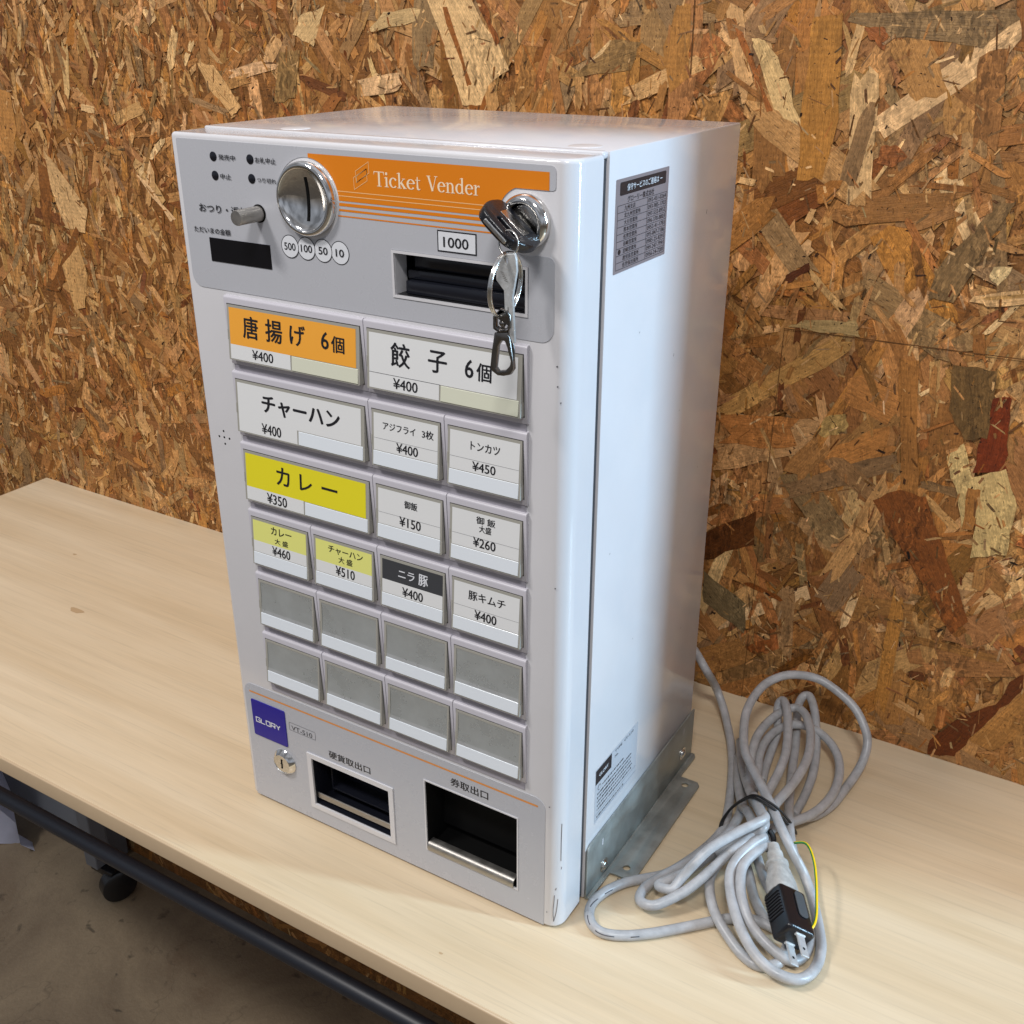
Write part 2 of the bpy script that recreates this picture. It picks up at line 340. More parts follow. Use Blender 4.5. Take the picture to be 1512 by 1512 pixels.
CORD_RUNS = [[(0.2637, 0.315, 0.0799), (0.2794, 0.31, 0.0695), (0.2944, 0.3, 0.0604), (0.2986, 0.321, 0.03), (0.3094, 0.3145, 0.016), (0.3207, 0.2991, 0.008), (0.3328, 0.2773, 0.005), (0.3434, 0.253, 0.004), (0.3524, 0.2277, 0.004), (0.36, 0.2032, 0.004), (0.3664, 0.1792, 0.004), (0.3684, 0.1675, 0.004), (0.3662, 0.1453, 0.004), (0.3583, 0.117, 0.004), (0.3488, 0.0943, 0.004), (0.3359, 0.0801, 0.004),
  (0.3258, 0.0693, 0.004), (0.3172, 0.054, 0.004), (0.3134, 0.0381, 0.004), (0.3166, 0.0254, 0.004), (0.3243, 0.0172, 0.004), (0.3347, 0.0151, 0.004), (0.3491, 0.0214, 0.004), (0.364, 0.0329, 0.004), (0.3781, 0.0464, 0.004), (0.3921, 0.0606, 0.004), (0.4063, 0.075, 0.004), (0.4226, 0.0842, 0.004), (0.4338, 0.0853, 0.004), (0.4418, 0.0845, 0.004)],
 [(0.4195, 0.2008, 0.012), (0.4298, 0.2219, 0.005), (0.4374, 0.2437, 0.004), (0.4411, 0.2685, 0.005), (0.4442, 0.2879, 0.008), (0.4465, 0.302, 0.016), (0.4458, 0.3136, 0.026), (0.4405, 0.3206, 0.036), (0.4277, 0.329, 0.048), (0.4105, 0.3333, 0.057), (0.3918, 0.3352, 0.063), (0.3757, 0.3293, 0.066), (0.3623, 0.3197, 0.066), (0.351, 0.305, 0.062), (0.3471, 0.2838, 0.058), (0.3484, 0.2619, 0.054),
  (0.3542, 0.2416, 0.05), (0.3634, 0.2194, 0.048), (0.3747, 0.204, 0.047), (0.3904, 0.1848, 0.046), (0.4052, 0.1665, 0.045), (0.4162, 0.1535, 0.042), (0.4273, 0.1434, 0.036), (0.4366, 0.1394, 0.026), (0.4443, 0.1376, 0.016), (0.4533, 0.1285, 0.009), (0.4617, 0.1149, 0.006), (0.4694, 0.0994, 0.005), (0.4751, 0.085, 0.005), (0.4777, 0.0684, 0.006), (0.4761, 0.0537, 0.008), (0.4704, 0.0429, 0.01),
  (0.46, 0.0385, 0.012), (0.4488, 0.039, 0.014), (0.4362, 0.0454, 0.016), (0.4248, 0.0552, 0.019), (0.4145, 0.0666, 0.023), (0.4053, 0.0808, 0.027), (0.4, 0.0937, 0.031), (0.4005, 0.106, 0.035), (0.4052, 0.1225, 0.038), (0.411, 0.1374, 0.038)],
 [(0.3783, 0.208, 0.018), (0.3719, 0.2364, 0.02), (0.3676, 0.2511, 0.022), (0.3658, 0.2723, 0.024), (0.3695, 0.2899, 0.026), (0.3766, 0.3039, 0.026), (0.388, 0.3133, 0.024), (0.4008, 0.3142, 0.022), (0.4147, 0.3077, 0.019), (0.4256, 0.2955, 0.016), (0.4328, 0.2762, 0.014), (0.4358, 0.251, 0.013), (0.4332, 0.2268, 0.013), (0.4263, 0.2075, 0.013), (0.4168, 0.192, 0.014), (0.4091, 0.1832, 0.014),
  (0.4044, 0.1656, 0.016)],
 [(0.4136, 0.148, 0.026), (0.4128, 0.134, 0.032), (0.4092, 0.1176, 0.035), (0.4066, 0.1032, 0.034), (0.4092, 0.0903, 0.031), (0.4161, 0.0769, 0.026), (0.4264, 0.0661, 0.02), (0.4374, 0.0606, 0.015), (0.4499, 0.0583, 0.01), (0.46, 0.0591, 0.007), (0.4654, 0.0658, 0.005), (0.4674, 0.0774, 0.004), (0.4644, 0.0933, 0.004), (0.4556, 0.1063, 0.004)],
 [(0.3966, 0.1445, 0.022), (0.3886, 0.1216, 0.022), (0.3846, 0.1057, 0.02), (0.385, 0.0925, 0.017), (0.3921, 0.0779, 0.014), (0.4022, 0.0658, 0.011), (0.4147, 0.0569, 0.007), (0.4273, 0.0497, 0.004), (0.4401, 0.0456, 0.004), (0.4494, 0.0506, 0.004), (0.4541, 0.0587, 0.004), (0.4536, 0.0771, 0.004)],
 [(0.4055, 0.1449, 0.036), (0.3996, 0.1239, 0.038), (0.3941, 0.1119, 0.036), (0.3914, 0.1071, 0.033), (0.3841, 0.0883, 0.027), (0.3758, 0.0728, 0.02), (0.3662, 0.0603, 0.015), (0.3571, 0.0513, 0.012), (0.3479, 0.0514, 0.01), (0.3431, 0.0578, 0.009), (0.3434, 0.0701, 0.009), (0.3491, 0.0832, 0.01), (0.3574, 0.0976, 0.012), (0.3653, 0.114, 0.013), (0.3719, 0.1316, 0.014), (0.377, 0.1543, 0.014),
  (0.3764, 0.1802, 0.012), (0.3712, 0.2035, 0.01), (0.3609, 0.2272, 0.008), (0.3511, 0.2526, 0.006)],
 [(0.3874, 0.1769, 0.04), (0.4019, 0.1517, 0.048), (0.4076, 0.1435, 0.05), (0.4026, 0.1321, 0.05), (0.3917, 0.1155, 0.047), (0.3809, 0.0978, 0.042), (0.3743, 0.086, 0.034), (0.3683, 0.0778, 0.024), (0.3651, 0.0695, 0.018), (0.3597, 0.0678, 0.016), (0.3529, 0.0694, 0.015), (0.3577, 0.0772, 0.016), (0.3654, 0.088, 0.018), (0.3709, 0.0995, 0.019), (0.3774, 0.1166, 0.02)],
 [(0.3417, 0.2762, 0.012), (0.3508, 0.253, 0.014), (0.3612, 0.2303, 0.017), (0.3744, 0.2056, 0.022), (0.3883, 0.1796, 0.032), (0.3974, 0.162, 0.04), (0.4069, 0.1474, 0.043), (0.4079, 0.1388, 0.043), (0.4025, 0.1355, 0.038), (0.3946, 0.1312, 0.03), (0.3867, 0.126, 0.024), (0.3777, 0.1184, 0.018), (0.3686, 0.1107, 0.012)],
 [(0.3453, 0.2617, 0.006), (0.3552, 0.2337, 0.008), (0.3657, 0.2088, 0.012), (0.378, 0.1826, 0.02), (0.3858, 0.1696, 0.028), (0.3954, 0.1533, 0.034), (0.3998, 0.1441, 0.034)],
 [(0.3949, 0.1754, 0.034), (0.3949, 0.1963, 0.036), (0.3948, 0.218, 0.038), (0.3923, 0.2431, 0.04), (0.3851, 0.2709, 0.042), (0.3763, 0.2952, 0.044), (0.3673, 0.3126, 0.044), (0.3631, 0.3132, 0.04), (0.3641, 0.3074, 0.032), (0.3693, 0.2951, 0.022), (0.3706, 0.2799, 0.014), (0.3727, 0.2587, 0.008), (0.3762, 0.2394, 0.006)],
 [(0.4074, 0.1631, 0.036), (0.4057, 0.1765, 0.038), (0.4098, 0.2015, 0.04), (0.4112, 0.2269, 0.04), (0.4094, 0.2535, 0.04), (0.4021, 0.2823, 0.04), (0.3904, 0.3075, 0.039), (0.3788, 0.3168, 0.038), (0.3687, 0.3083, 0.036), (0.3623, 0.2895, 0.034), (0.3597, 0.269, 0.032), (0.3621, 0.2481, 0.03), (0.3668, 0.2284, 0.026), (0.3736, 0.2108, 0.022), (0.3839, 0.1926, 0.018)],
 [(0.4135, 0.212, 0.005), (0.414, 0.2308, 0.005), (0.4133, 0.2521, 0.006), (0.4114, 0.2719, 0.008), (0.4067, 0.2942, 0.012), (0.3992, 0.3164, 0.02), (0.3909, 0.3339, 0.03), (0.3815, 0.3475, 0.034), (0.3758, 0.3451, 0.032), (0.3753, 0.3357, 0.026), (0.3796, 0.3212, 0.018), (0.3863, 0.299, 0.012), (0.3946, 0.2649, 0.01), (0.4036, 0.229, 0.014), (0.4131, 0.195, 0.02), (0.4199, 0.1738, 0.026),
  (0.4266, 0.1594, 0.022), (0.4324, 0.1535, 0.014)],
 [(0.3911, 0.1551, 0.006), (0.3984, 0.1388, 0.004), (0.4067, 0.1246, 0.004), (0.4156, 0.1084, 0.004), (0.4266, 0.0944, 0.004), (0.4371, 0.0865, 0.004)], [(0.3969, 0.1561, 0.008), (0.4053, 0.1446, 0.008), (0.4126, 0.1328, 0.008), (0.4222, 0.1199, 0.008), (0.4331, 0.1084, 0.008)]]
TIE_PATH = [(0.3666, 0.1636, 0.004), (0.3664, 0.1679, 0.01), (0.3725, 0.1715, 0.024), (0.3839, 0.1688, 0.04), (0.3909, 0.1651, 0.047), (0.3995, 0.1608, 0.05), (0.4113, 0.1605, 0.046), (0.4192, 0.1698, 0.03), (0.4221, 0.1807, 0.014), (0.4218, 0.1884, 0.004)]
GROUND_PATH = [(0.4279, 0.1466, 0.03), (0.4318, 0.1493, 0.032), (0.4385, 0.1509, 0.034), (0.4443, 0.1466, 0.034), (0.4514, 0.1349, 0.033), (0.4577, 0.1198, 0.031), (0.4632, 0.1035, 0.029), (0.467, 0.0914, 0.028), (0.4686, 0.0825, 0.027), (0.4679, 0.0764, 0.026), (0.4659, 0.0725, 0.026)]
PLUG_PTS = [(0.4197, 0.1397, 0.034), (0.4277, 0.1254, 0.034), (0.434, 0.115, 0.033), (0.4443, 0.0995, 0.03), (0.4639, 0.0659, 0.026), (0.4663, 0.0555, 0.026), (0.4599, 0.067, 0.018), (0.4688, 0.0534, 0.018), (0.4688, 0.0577, 0.026), (0.4296, 0.0922, 0.02), (0.4642, 0.0795, 0.026)]
NOTABLE_FLAKES = [((222, 190, 140), [(-0.0458, 0.6314), (0.0024, 0.631), (0.0315, 0.5933), (0.0412, 0.5743), (0.0188, 0.5601), (0.011, 0.5439), (-0.0097, 0.5432), (-0.029, 0.5946)]), ((150, 95, 45), [(-0.0292, 0.6255), (-0.0241, 0.6255), (0.0011, 0.5616), (-0.0041, 0.5594)]), ((140, 85, 40), [(0.0074, 0.6309), (0.0148, 0.6309), (0.0315, 0.5971), (0.0278, 0.5932)]),
 ((205, 178, 130), [(-0.097, 0.6219), (-0.054, 0.6237), (-0.0597, 0.614), (-0.1177, 0.6039)]), ((150, 120, 75), [(0.1445, 0.5999), (0.1703, 0.5984), (0.1608, 0.5768), (0.103, 0.5699), (0.134, 0.589)]), ((178, 130, 70), [(0.1996, 0.6261), (0.2116, 0.6269), (0.2146, 0.5726), (0.1979, 0.5596), (0.1894, 0.595)]),
 ((215, 180, 130), [(-0.6355, 0.4696), (-0.6148, 0.4488), (-0.5704, 0.402), (-0.5822, 0.3726), (-0.6171, 0.3752), (-0.6348, 0.4252)]), ((225, 190, 145), [(-0.4721, 0.45), (-0.4592, 0.4456), (-0.4149, 0.4042), (-0.4252, 0.4007)]), ((130, 85, 40), [(-0.598, 0.3798), (-0.5935, 0.3716), (-0.6539, 0.2906), (-0.675, 0.2911)]),
 ((205, 165, 110), [(-0.6396, 0.3257), (-0.5997, 0.3565), (-0.5914, 0.3191), (-0.6072, 0.2749), (-0.627, 0.2693)]), ((140, 92, 45), [(-0.6511, 0.4549), (-0.6352, 0.4475), (-0.6343, 0.411), (-0.6547, 0.3629), (-0.6618, 0.3945)]), ((215, 175, 120), [(-0.351, 0.573), (-0.3272, 0.5712), (-0.2927, 0.5308), (-0.3078, 0.5209), (-0.3379, 0.5479)]),
 ((150, 120, 75), [(-0.2332, 0.586), (-0.205, 0.5875), (-0.2163, 0.5425), (-0.2457, 0.537)]), ((215, 185, 135), [(-0.1984, 0.6201), (-0.1679, 0.6282), (-0.1864, 0.5909), (-0.2127, 0.6012)]), ((190, 140, 80), [(-0.7009, 0.5375), (-0.6795, 0.5328), (-0.6817, 0.4893), (-0.7021, 0.4462), (-0.7246, 0.4647)]),
 ((225, 195, 140), [(0.2646, 0.602), (0.2751, 0.6006), (0.2946, 0.5766), (0.3125, 0.5383), (0.2965, 0.5439), (0.2869, 0.553), (0.2671, 0.5944)]), ((160, 100, 50), [(0.25, 0.6095), (0.2564, 0.6065), (0.2872, 0.5499), (0.2822, 0.5481)]), ((180, 130, 65), [(0.3116, 0.617), (0.3336, 0.6199), (0.34, 0.5457), (0.3325, 0.4995), (0.312, 0.4981), (0.3106, 0.5693)]),
 ((140, 115, 80), [(0.3399, 0.6199), (0.4508, 0.6222), (0.4575, 0.6156), (0.4359, 0.5965), (0.4152, 0.6004), (0.3732, 0.6029), (0.3376, 0.6141)]), ((150, 92, 48), [(0.3507, 0.6099), (0.3645, 0.6106), (0.3692, 0.6042), (0.3676, 0.5942), (0.3565, 0.6013)]), ((130, 105, 70), [(0.4585, 0.4838), (0.4659, 0.4921), (0.477, 0.4945), (0.4458, 0.4153), (0.4269, 0.4146), (0.4295, 0.4381)]),
 ((225, 200, 150), [(0.4697, 0.4458), (0.4828, 0.4472), (0.4751, 0.432), (0.4681, 0.4376)]), ((85, 45, 20), [(0.3117, 0.4215), (0.33, 0.434), (0.3308, 0.4271), (0.3125, 0.4145)]), ((150, 94, 50), [(0.3748, 0.5274), (0.3873, 0.528), (0.3954, 0.5208), (0.3849, 0.5125), (0.3734, 0.5149)]), ((175, 120, 60), [(0.3278, 0.4959), (0.3491, 0.5006), (0.3414, 0.4822), (0.3312, 0.4814)]),
 ((115, 50, 20), [(0.4861, 0.3442), (0.5008, 0.3486), (0.5034, 0.3174), (0.5088, 0.2877), (0.4829, 0.2803), (0.4842, 0.31)]), ((205, 180, 125), [(0.4614, 0.2906), (0.4723, 0.304), (0.4835, 0.2766), (0.507, 0.2892), (0.5201, 0.2606), (0.5205, 0.2147), (0.4939, 0.2056), (0.4926, 0.2426), (0.483, 0.2305), (0.472, 0.2665)]),
 ((165, 115, 60), [(0.4819, 0.2669), (0.4916, 0.2672), (0.4913, 0.2307), (0.483, 0.2305)]), ((165, 115, 60), [(0.413, 0.3656), (0.4279, 0.3662), (0.4446, 0.2467), (0.4295, 0.255)]), ((190, 160, 100), [(0.3616, 0.307), (0.3755, 0.3115), (0.3796, 0.3008), (0.3726, 0.2917), (0.3585, 0.287), (0.3533, 0.2919)]),
 ((135, 80, 35), [(0.4088, 0.2383), (0.4297, 0.2531), (0.4507, 0.2521), (0.4764, 0.1989), (0.5023, 0.1465), (0.4911, 0.1303), (0.4418, 0.1958)]), ((190, 165, 115), [(0.3302, 0.3859), (0.3736, 0.3918), (0.3789, 0.3783), (0.3182, 0.3788)]), ((95, 55, 20), [(0.2585, 0.1676), (0.3076, 0.204), (0.309, 0.1694), (0.2606, 0.1408)]),
 ((120, 105, 75), [(0.2615, 0.1294), (0.3068, 0.1051), (0.3078, 0.0722), (0.2643, 0.0948)]), ((110, 85, 50), [(0.4538, 0.3668), (0.4868, 0.3669), (0.4888, 0.3109), (0.4717, 0.3075), (0.4566, 0.3301)]), ((100, 50, 15), [(0.5439, 0.0987), (0.5532, 0.1096), (0.5559, 0.0952), (0.539, 0.0633), (0.5223, 0.0303), (0.514, 0.0079), (0.4915, 0.0013), (0.491, 0.0169), (0.5122, 0.0522), (0.5373, 0.0729)]),
 ((165, 120, 65), [(0.5223, 0.0303), (0.5563, 0.0931), (0.5631, 0.0565), (0.556, 0.0423), (0.5413, 0.0248)])]
KEY_OUTLINE = [(0.276, 0.4987), (0.2781, 0.5009), (0.2816, 0.504), (0.2877, 0.5046), (0.2885, 0.502), (0.2889, 0.4956), (0.2869, 0.4853), (0.2863, 0.4817), (0.2875, 0.4565), (0.2854, 0.4557), (0.2845, 0.4608), (0.2838, 0.4633), (0.2844, 0.466), (0.2833, 0.4705), (0.2815, 0.4739), (0.281, 0.4846), (0.2762, 0.4896)]
KEY_HOLE = [(0.2819, 0.5018), (0.2837, 0.502), (0.2838, 0.4995), (0.2829, 0.4982), (0.2819, 0.4993)]
CLIP_OUTLINE = [(0.2752, 0.4607), (0.2833, 0.4621), (0.2851, 0.4595), (0.2869, 0.4486), (0.2875, 0.4418), (0.2851, 0.4384), (0.2808, 0.437), (0.2771, 0.4368), (0.2734, 0.4387), (0.2723, 0.4415), (0.2732, 0.4492)]
CLIP_HOLE = [(0.2797, 0.457), (0.2818, 0.457), (0.2833, 0.4539), (0.2856, 0.4463), (0.285, 0.4435), (0.2821, 0.4404), (0.2774, 0.4393), (0.2759, 0.441), (0.2775, 0.4536)]
SWIVEL_OUTLINE = [(0.2743, 0.47), (0.2743, 0.4629), (0.2779, 0.461), (0.2833, 0.4623), (0.2856, 0.4653), (0.2856, 0.4715), (0.2834, 0.4743), (0.2792, 0.4748)]
SWIVEL_HOLE = [(0.2763, 0.4697), (0.2764, 0.4645), (0.2791, 0.4631), (0.2827, 0.4641), (0.2838, 0.4661), (0.2838, 0.4707), (0.2822, 0.4728), (0.2792, 0.4735)]
BALL_AT = [(0.28, 0.4661)]
GATE_PATH = [(0.2839, 0.4601), (0.2863, 0.4538), (0.2864, 0.4464)]
RING_SMALL = [(0.2827, 0.5097), (0.2753, 0.5089), (0.29, 0.5104), (0.2827, 0.5158), (0.2835, 0.5027)]
RING_BIG = [(0.2847, 0.5054), (0.2734, 0.4862), (0.2822, 0.4712), (0.2765, 0.4966), (0.2757, 0.4763)]

# ------------------------------------------------------------------ helpers
def obj(name, mesh_or_bm, materials, parent=None, smooth=None):
    if isinstance(mesh_or_bm, bmesh.types.BMesh):
        me = bpy.data.meshes.new(name)
        mesh_or_bm.to_mesh(me); mesh_or_bm.free()
    else:
        me = mesh_or_bm; me.name = name
    o = bpy.data.objects.new(name, me)
    COL.objects.link(o)
    if not isinstance(materials, (list, tuple)): materials = [materials]
    idx = np.zeros(len(me.polygons), np.int32)
    me.polygons.foreach_get('material_index', idx)
    me.materials.clear()
    for m in materials: me.materials.append(m)
    me.polygons.foreach_set('material_index', np.minimum(idx, len(materials) - 1))
    if parent: o.parent = parent
    if smooth is not None:
        me.shade_smooth()
        me.set_sharp_from_angle(angle=math.radians(smooth))
    return o


def thing(name, label, category, loc=(0, 0, 0), group=None):
    o = bpy.data.objects.new(name, None)
    COL.objects.link(o)
    o.empty_display_size = .05
    o.location = loc
    o['label'] = label; o['category'] = category
    if group: o['group'] = group
    return o


def box(bm, x0, x1, y0, y1, z0, z1, mi=0, bevel=0, seg=2):
    b2 = bmesh.new()
    r = bmesh.ops.create_cube(b2, size=1)
    for v in b2.verts:
        v.co = Vector((x0 + (v.co.x + .5) * (x1 - x0), y0 + (v.co.y + .5) * (y1 - y0), z0 + (v.co.z + .5) * (z1 - z0)))
    if bevel > 0:
        bmesh.ops.bevel(b2, geom=b2.edges[:], offset=bevel, segments=seg, profile=.5, affect='EDGES')
    merge(bm, b2, mi)


def merge(bm, b2, mi=0, mtx=None):
    if mtx is not None: bmesh.ops.transform(b2, matrix=mtx, verts=b2.verts[:])
    vm = {v: bm.verts.new(v.co) for v in b2.verts}
    for f in b2.faces:
        try:
            nf = bm.faces.new([vm[v] for v in f.verts]); nf.material_index = mi if mi is not None else f.material_index; nf.smooth = f.smooth
        except ValueError: pass
    b2.free()


def quad(bm, pts, mi=0):
    f = bm.faces.new([bm.verts.new(p) for p in pts]); f.material_index = mi
    return f


def hexa(bm, front, back, mi=0):
    """solid between two quads (front and back, same winding)"""
    a = [bm.verts.new(p) for p in front]; b = [bm.verts.new(p) for p in back]
    fs = [bm.faces.new(a), bm.faces.new(b[::-1])]
    for i in range(4):
        j = (i + 1) % 4
        fs.append(bm.faces.new([a[j], a[i], b[i], b[j]]))
    for f in fs: f.material_index = mi


def lathe(bm, prof, n=64, mi=0, center=(0, 0, 0), closed=False):
    """profile (radius, out) turned about the -Y axis: out is the distance in front of the panel"""
    cx, cy, cz = center
    rings = []
    for r, h in prof:
        if r < 1e-6:
            rings.append([bm.verts.new((cx, cy - h, cz))])
        else:
            rings.append([bm.verts.new((cx + r * math.cos(2 * math.pi * i / n), cy - h, cz + r * math.sin(2 * math.pi * i / n))) for i in range(n)])
    for a, b in zip(rings, rings[1:]):
        for i in range(n):
            j = (i + 1) % n
            va = [a[0], a[0]] if len(a) == 1 else [a[i], a[j]]
            vb = [b[0], b[0]] if len(b) == 1 else [b[i], b[j]]
            vs = []
            for v in (va[0], va[1], vb[1], vb[0]):
                if v not in vs: vs.append(v)
            if len(vs) > 2:
                f = bm.faces.new(vs); f.material_index = mi; f.smooth = True


def spline(pts, n=8):
    P = [Vector(p) for p in pts]
    P = [P[0] * 2 - P[1]] + P + [P[-1] * 2 - P[-2]]
    out = []
    for i in range(1, len(P) - 2):
        p0, p1, p2, p3 = P[i - 1:i + 3]
        for k in range(n):
            t = k / n
            out.append(.5 * ((2 * p1) + (p2 - p0) * t + (2 * p0 - 5 * p1 + 4 * p2 - p3) * t * t + (3 * p1 - p0 - 3 * p2 + p3) * t ** 3))
    out.append(P[-2])
    return out


def tube(bm, path, r, n=14, mi=0, cap=True, closed=False, stripe=None):
    """round sweep along a path; r may be a list; stripe=(start, count, material) paints some of its sides"""
    P = [Vector(p) for p in path]
    m = len(P)
    T = []
    for i in range(m):
        a = P[i - 1] if (i > 0 or closed) else P[i]
        b = P[(i + 1) % m] if (i < m - 1 or closed) else P[i]
        T.append((b - a).normalized())
    u = T[0].orthogonal().normalized()
    rings = []
    for i in range(m):
        u = (u - T[i] * u.dot(T[i])).normalized()
        v = T[i].cross(u)
        rr = r[i] if isinstance(r, (list, tuple)) else r
        rings.append([bm.verts.new(P[i] + (u * math.cos(2 * math.pi * k / n) + v * math.sin(2 * math.pi * k / n)) * rr) for k in range(n)])
    for i in range(m if closed else m - 1):
        a, b = rings[i], rings[(i + 1) % m]
        for k in range(n):
            f = bm.faces.new([a[k], a[(k + 1) % n], b[(k + 1) % n], b[k]])
            f.smooth = True
            f.material_index = mi if not (stripe and stripe[0] <= k < stripe[0] + stripe[1]) else stripe[2]
    if cap and not closed:
        bm.faces.new(rings[0][::-1]).material_index = mi
        bm.faces.new(rings[-1]).material_index = mi


def ring_path(center, u, v, ru, rv=None, n=48):
    rv = rv or ru
    c, u, v = Vector(center), Vector(u).normalized(), Vector(v).normalized()
    return [c + u * ru * math.cos(2 * math.pi * i / n) + v * rv * math.sin(2 * math.pi * i / n) for i in range(n)]


def curve_mesh(cu):
    o = bpy.data.objects.new('tmp', cu)
    COL.objects.link(o)
    dg = bpy.context.evaluated_depsgraph_get()
    me = bpy.data.meshes.new_from_object(o.evaluated_get(dg))
    bpy.data.objects.remove(o); bpy.data.curves.remove(cu)
    return me


def plate(loops, thick, bevel=0.0, front=0.0):
    """flat plate from closed loops in (x, z); first loop is the outline, the rest are holes. Its face is at y = -front."""
    cu = bpy.data.curves.new('plate', 'CURVE')
    cu.dimensions = '2D'; cu.fill_mode = 'BOTH'
    cu.extrude = thick / 2 - bevel; cu.bevel_depth = bevel; cu.bevel_resolution = 1
    if bevel: cu.offset = -bevel
    for lp in loops:
        s = cu.splines.new('POLY'); s.points.add(len(lp) - 1); s.use_cyclic_u = True
        for p, q in zip(s.points, lp): p.co = (q[0], q[1], 0, 1)
    me = curve_mesh(cu)
    bm = bmesh.new(); bm.from_mesh(me); bpy.data.meshes.remove(me)
    for v in bm.verts: v.co = Vector((v.co.x, -front + thick / 2 - v.co.z, v.co.y))
    bmesh.ops.remove_doubles(bm, verts=bm.verts[:], dist=1e-6)
    return bm


def rrect(x0, x1, z0, z1, r, n=6, corners=(1, 1, 1, 1)):
    """rounded rectangle outline; corners: bottom-left, bottom-right, top-right, top-left"""
    out = []
    for i, (cx, cz, a0) in enumerate(((x0, z0, math.pi), (x1, z0, 1.5 * math.pi), (x1, z1, 0), (x0, z1, .5 * math.pi))):
        rr = r if corners[i] else .0002
        sx = 1 if i in (0, 3) else -1; sz = 1 if i in (0, 1) else -1
        for k in range(n + 1):
            a = a0 + .5 * math.pi * k / n
            out.append((cx + sx * rr + rr * math.cos(a), cz + sz * rr + rr * math.sin(a)))
    return out


def circle(cx, cz, r, n=40, rz=None):
    return [(cx + r * math.cos(2 * math.pi * i / n), cz + (rz or r) * math.sin(2 * math.pi * i / n)) for i in range(n)]


FONT_CACHE = {}


def glyphs(s, bold):
    """vertices (0..1, 0..1 of the text's own box) and faces of a line of text in Blender's built-in font"""
    key = (s, bold)
    if key in FONT_CACHE: return FONT_CACHE[key]
    cu = bpy.data.curves.new('text', 'FONT')
    cu.body = s; cu.size = 1; cu.offset = 0
    cu.resolution_u = 3
    me = curve_mesh(cu)
    V = np.array([v.co[:2] for v in me.vertices])
    F = [tuple(p.vertices) for p in me.polygons]
    bpy.data.meshes.remove(me)
    lo, hi = V.min(0), V.max(0)
    V = (V - lo) / np.maximum(hi - lo, 1e-6)
    FONT_CACHE[key] = (V, F)
    return V, F


def write(bm, s, bold, x0, x1, z0, z1, place, mi=0, out=(0, -1, 0)):
    """bold lettering is printed several times over, shifted by a fraction of its height"""
    V, F = glyphs(s, 0)
    d = (0, .012, .022, .038, .05)[bold] * (z1 - z0)
    shifts = [(0, 0)] if not bold else [(-d, 0), (d, 0), (0, -d * .6), (0, d * .6)]
    if bold > 2: shifts += [(-d * .5, 0), (d * .5, 0)]
    x0, x1, z0, z1 = x0 + d, x1 - d, z0 + d * .6, z1 - d * .6
    for k, (sx, sz) in enumerate(shifts):
        o = Vector(out) * (k * 4e-6)
        vs = [bm.verts.new(Vector(place(x0 + sx + u * (x1 - x0), z0 + sz + v * (z1 - z0))) + o) for u, v in V]
        for f in F:
            try: bm.faces.new([vs[i] for i in f]).material_index = mi
            except ValueError: pass


def face_front(y): return lambda x, z: (x, y, z)


def ribbon(bm, pts, w, place, mi=0, closed=False):
    """flat stroke of width w (or per-point widths) along points in panel coordinates"""
    n = len(pts)
    L, R = [], []
    for i in range(n):
        a = pts[i - 1] if (i > 0 or closed) else pts[i]
        b = pts[(i + 1) % n] if (i < n - 1 or closed) else pts[i]
        c = pts[i]
        d1 = np.array(c) - np.array(a); d2 = np.array(b) - np.array(c)
        n1 = np.array((-d1[1], d1[0])); n2 = np.array((-d2[1], d2[0]))
        l1, l2 = np.linalg.norm(n1), np.linalg.norm(n2)
        n1 = n1 / l1 if l1 > 1e-9 else n2 / l2
        n2 = n2 / l2 if l2 > 1e-9 else n1
        mnr = n1 + n2; mnr = mnr / max(np.linalg.norm(mnr), 1e-6)
        k = 1 / max(.5, float(mnr @ n1))
        ww = (w[i] if isinstance(w, (list, tuple)) else w) / 2 * k
        L.append(bm.verts.new(place(c[0] + mnr[0] * ww, c[1] + mnr[1] * ww)))
        R.append(bm.verts.new(place(c[0] - mnr[0] * ww, c[1] - mnr[1] * ww)))
    for i in range(n if closed else n - 1):
        j = (i + 1) % n
        bm.faces.new([L[i], R[i], R[j], L[j]]).material_index = mi


def poly(bm, pts, place, mi=0):
    f = bm.faces.new([bm.verts.new(place(*p)) for p in pts]); f.material_index = mi
    return f

# ------------------------------------------------------------------ the setting: floor, wall
bm = bmesh.new()
quad(bm, [(-6, -6, -.70), (6, -6, -.70), (6, 6, -.70), (-6, 6, -.70)])
floor = obj('floor', bm, M['concrete'])
floor['kind'] = 'structure'; floor['label'] = 'brown stained concrete floor under the desk'

WALL_Y = .3635


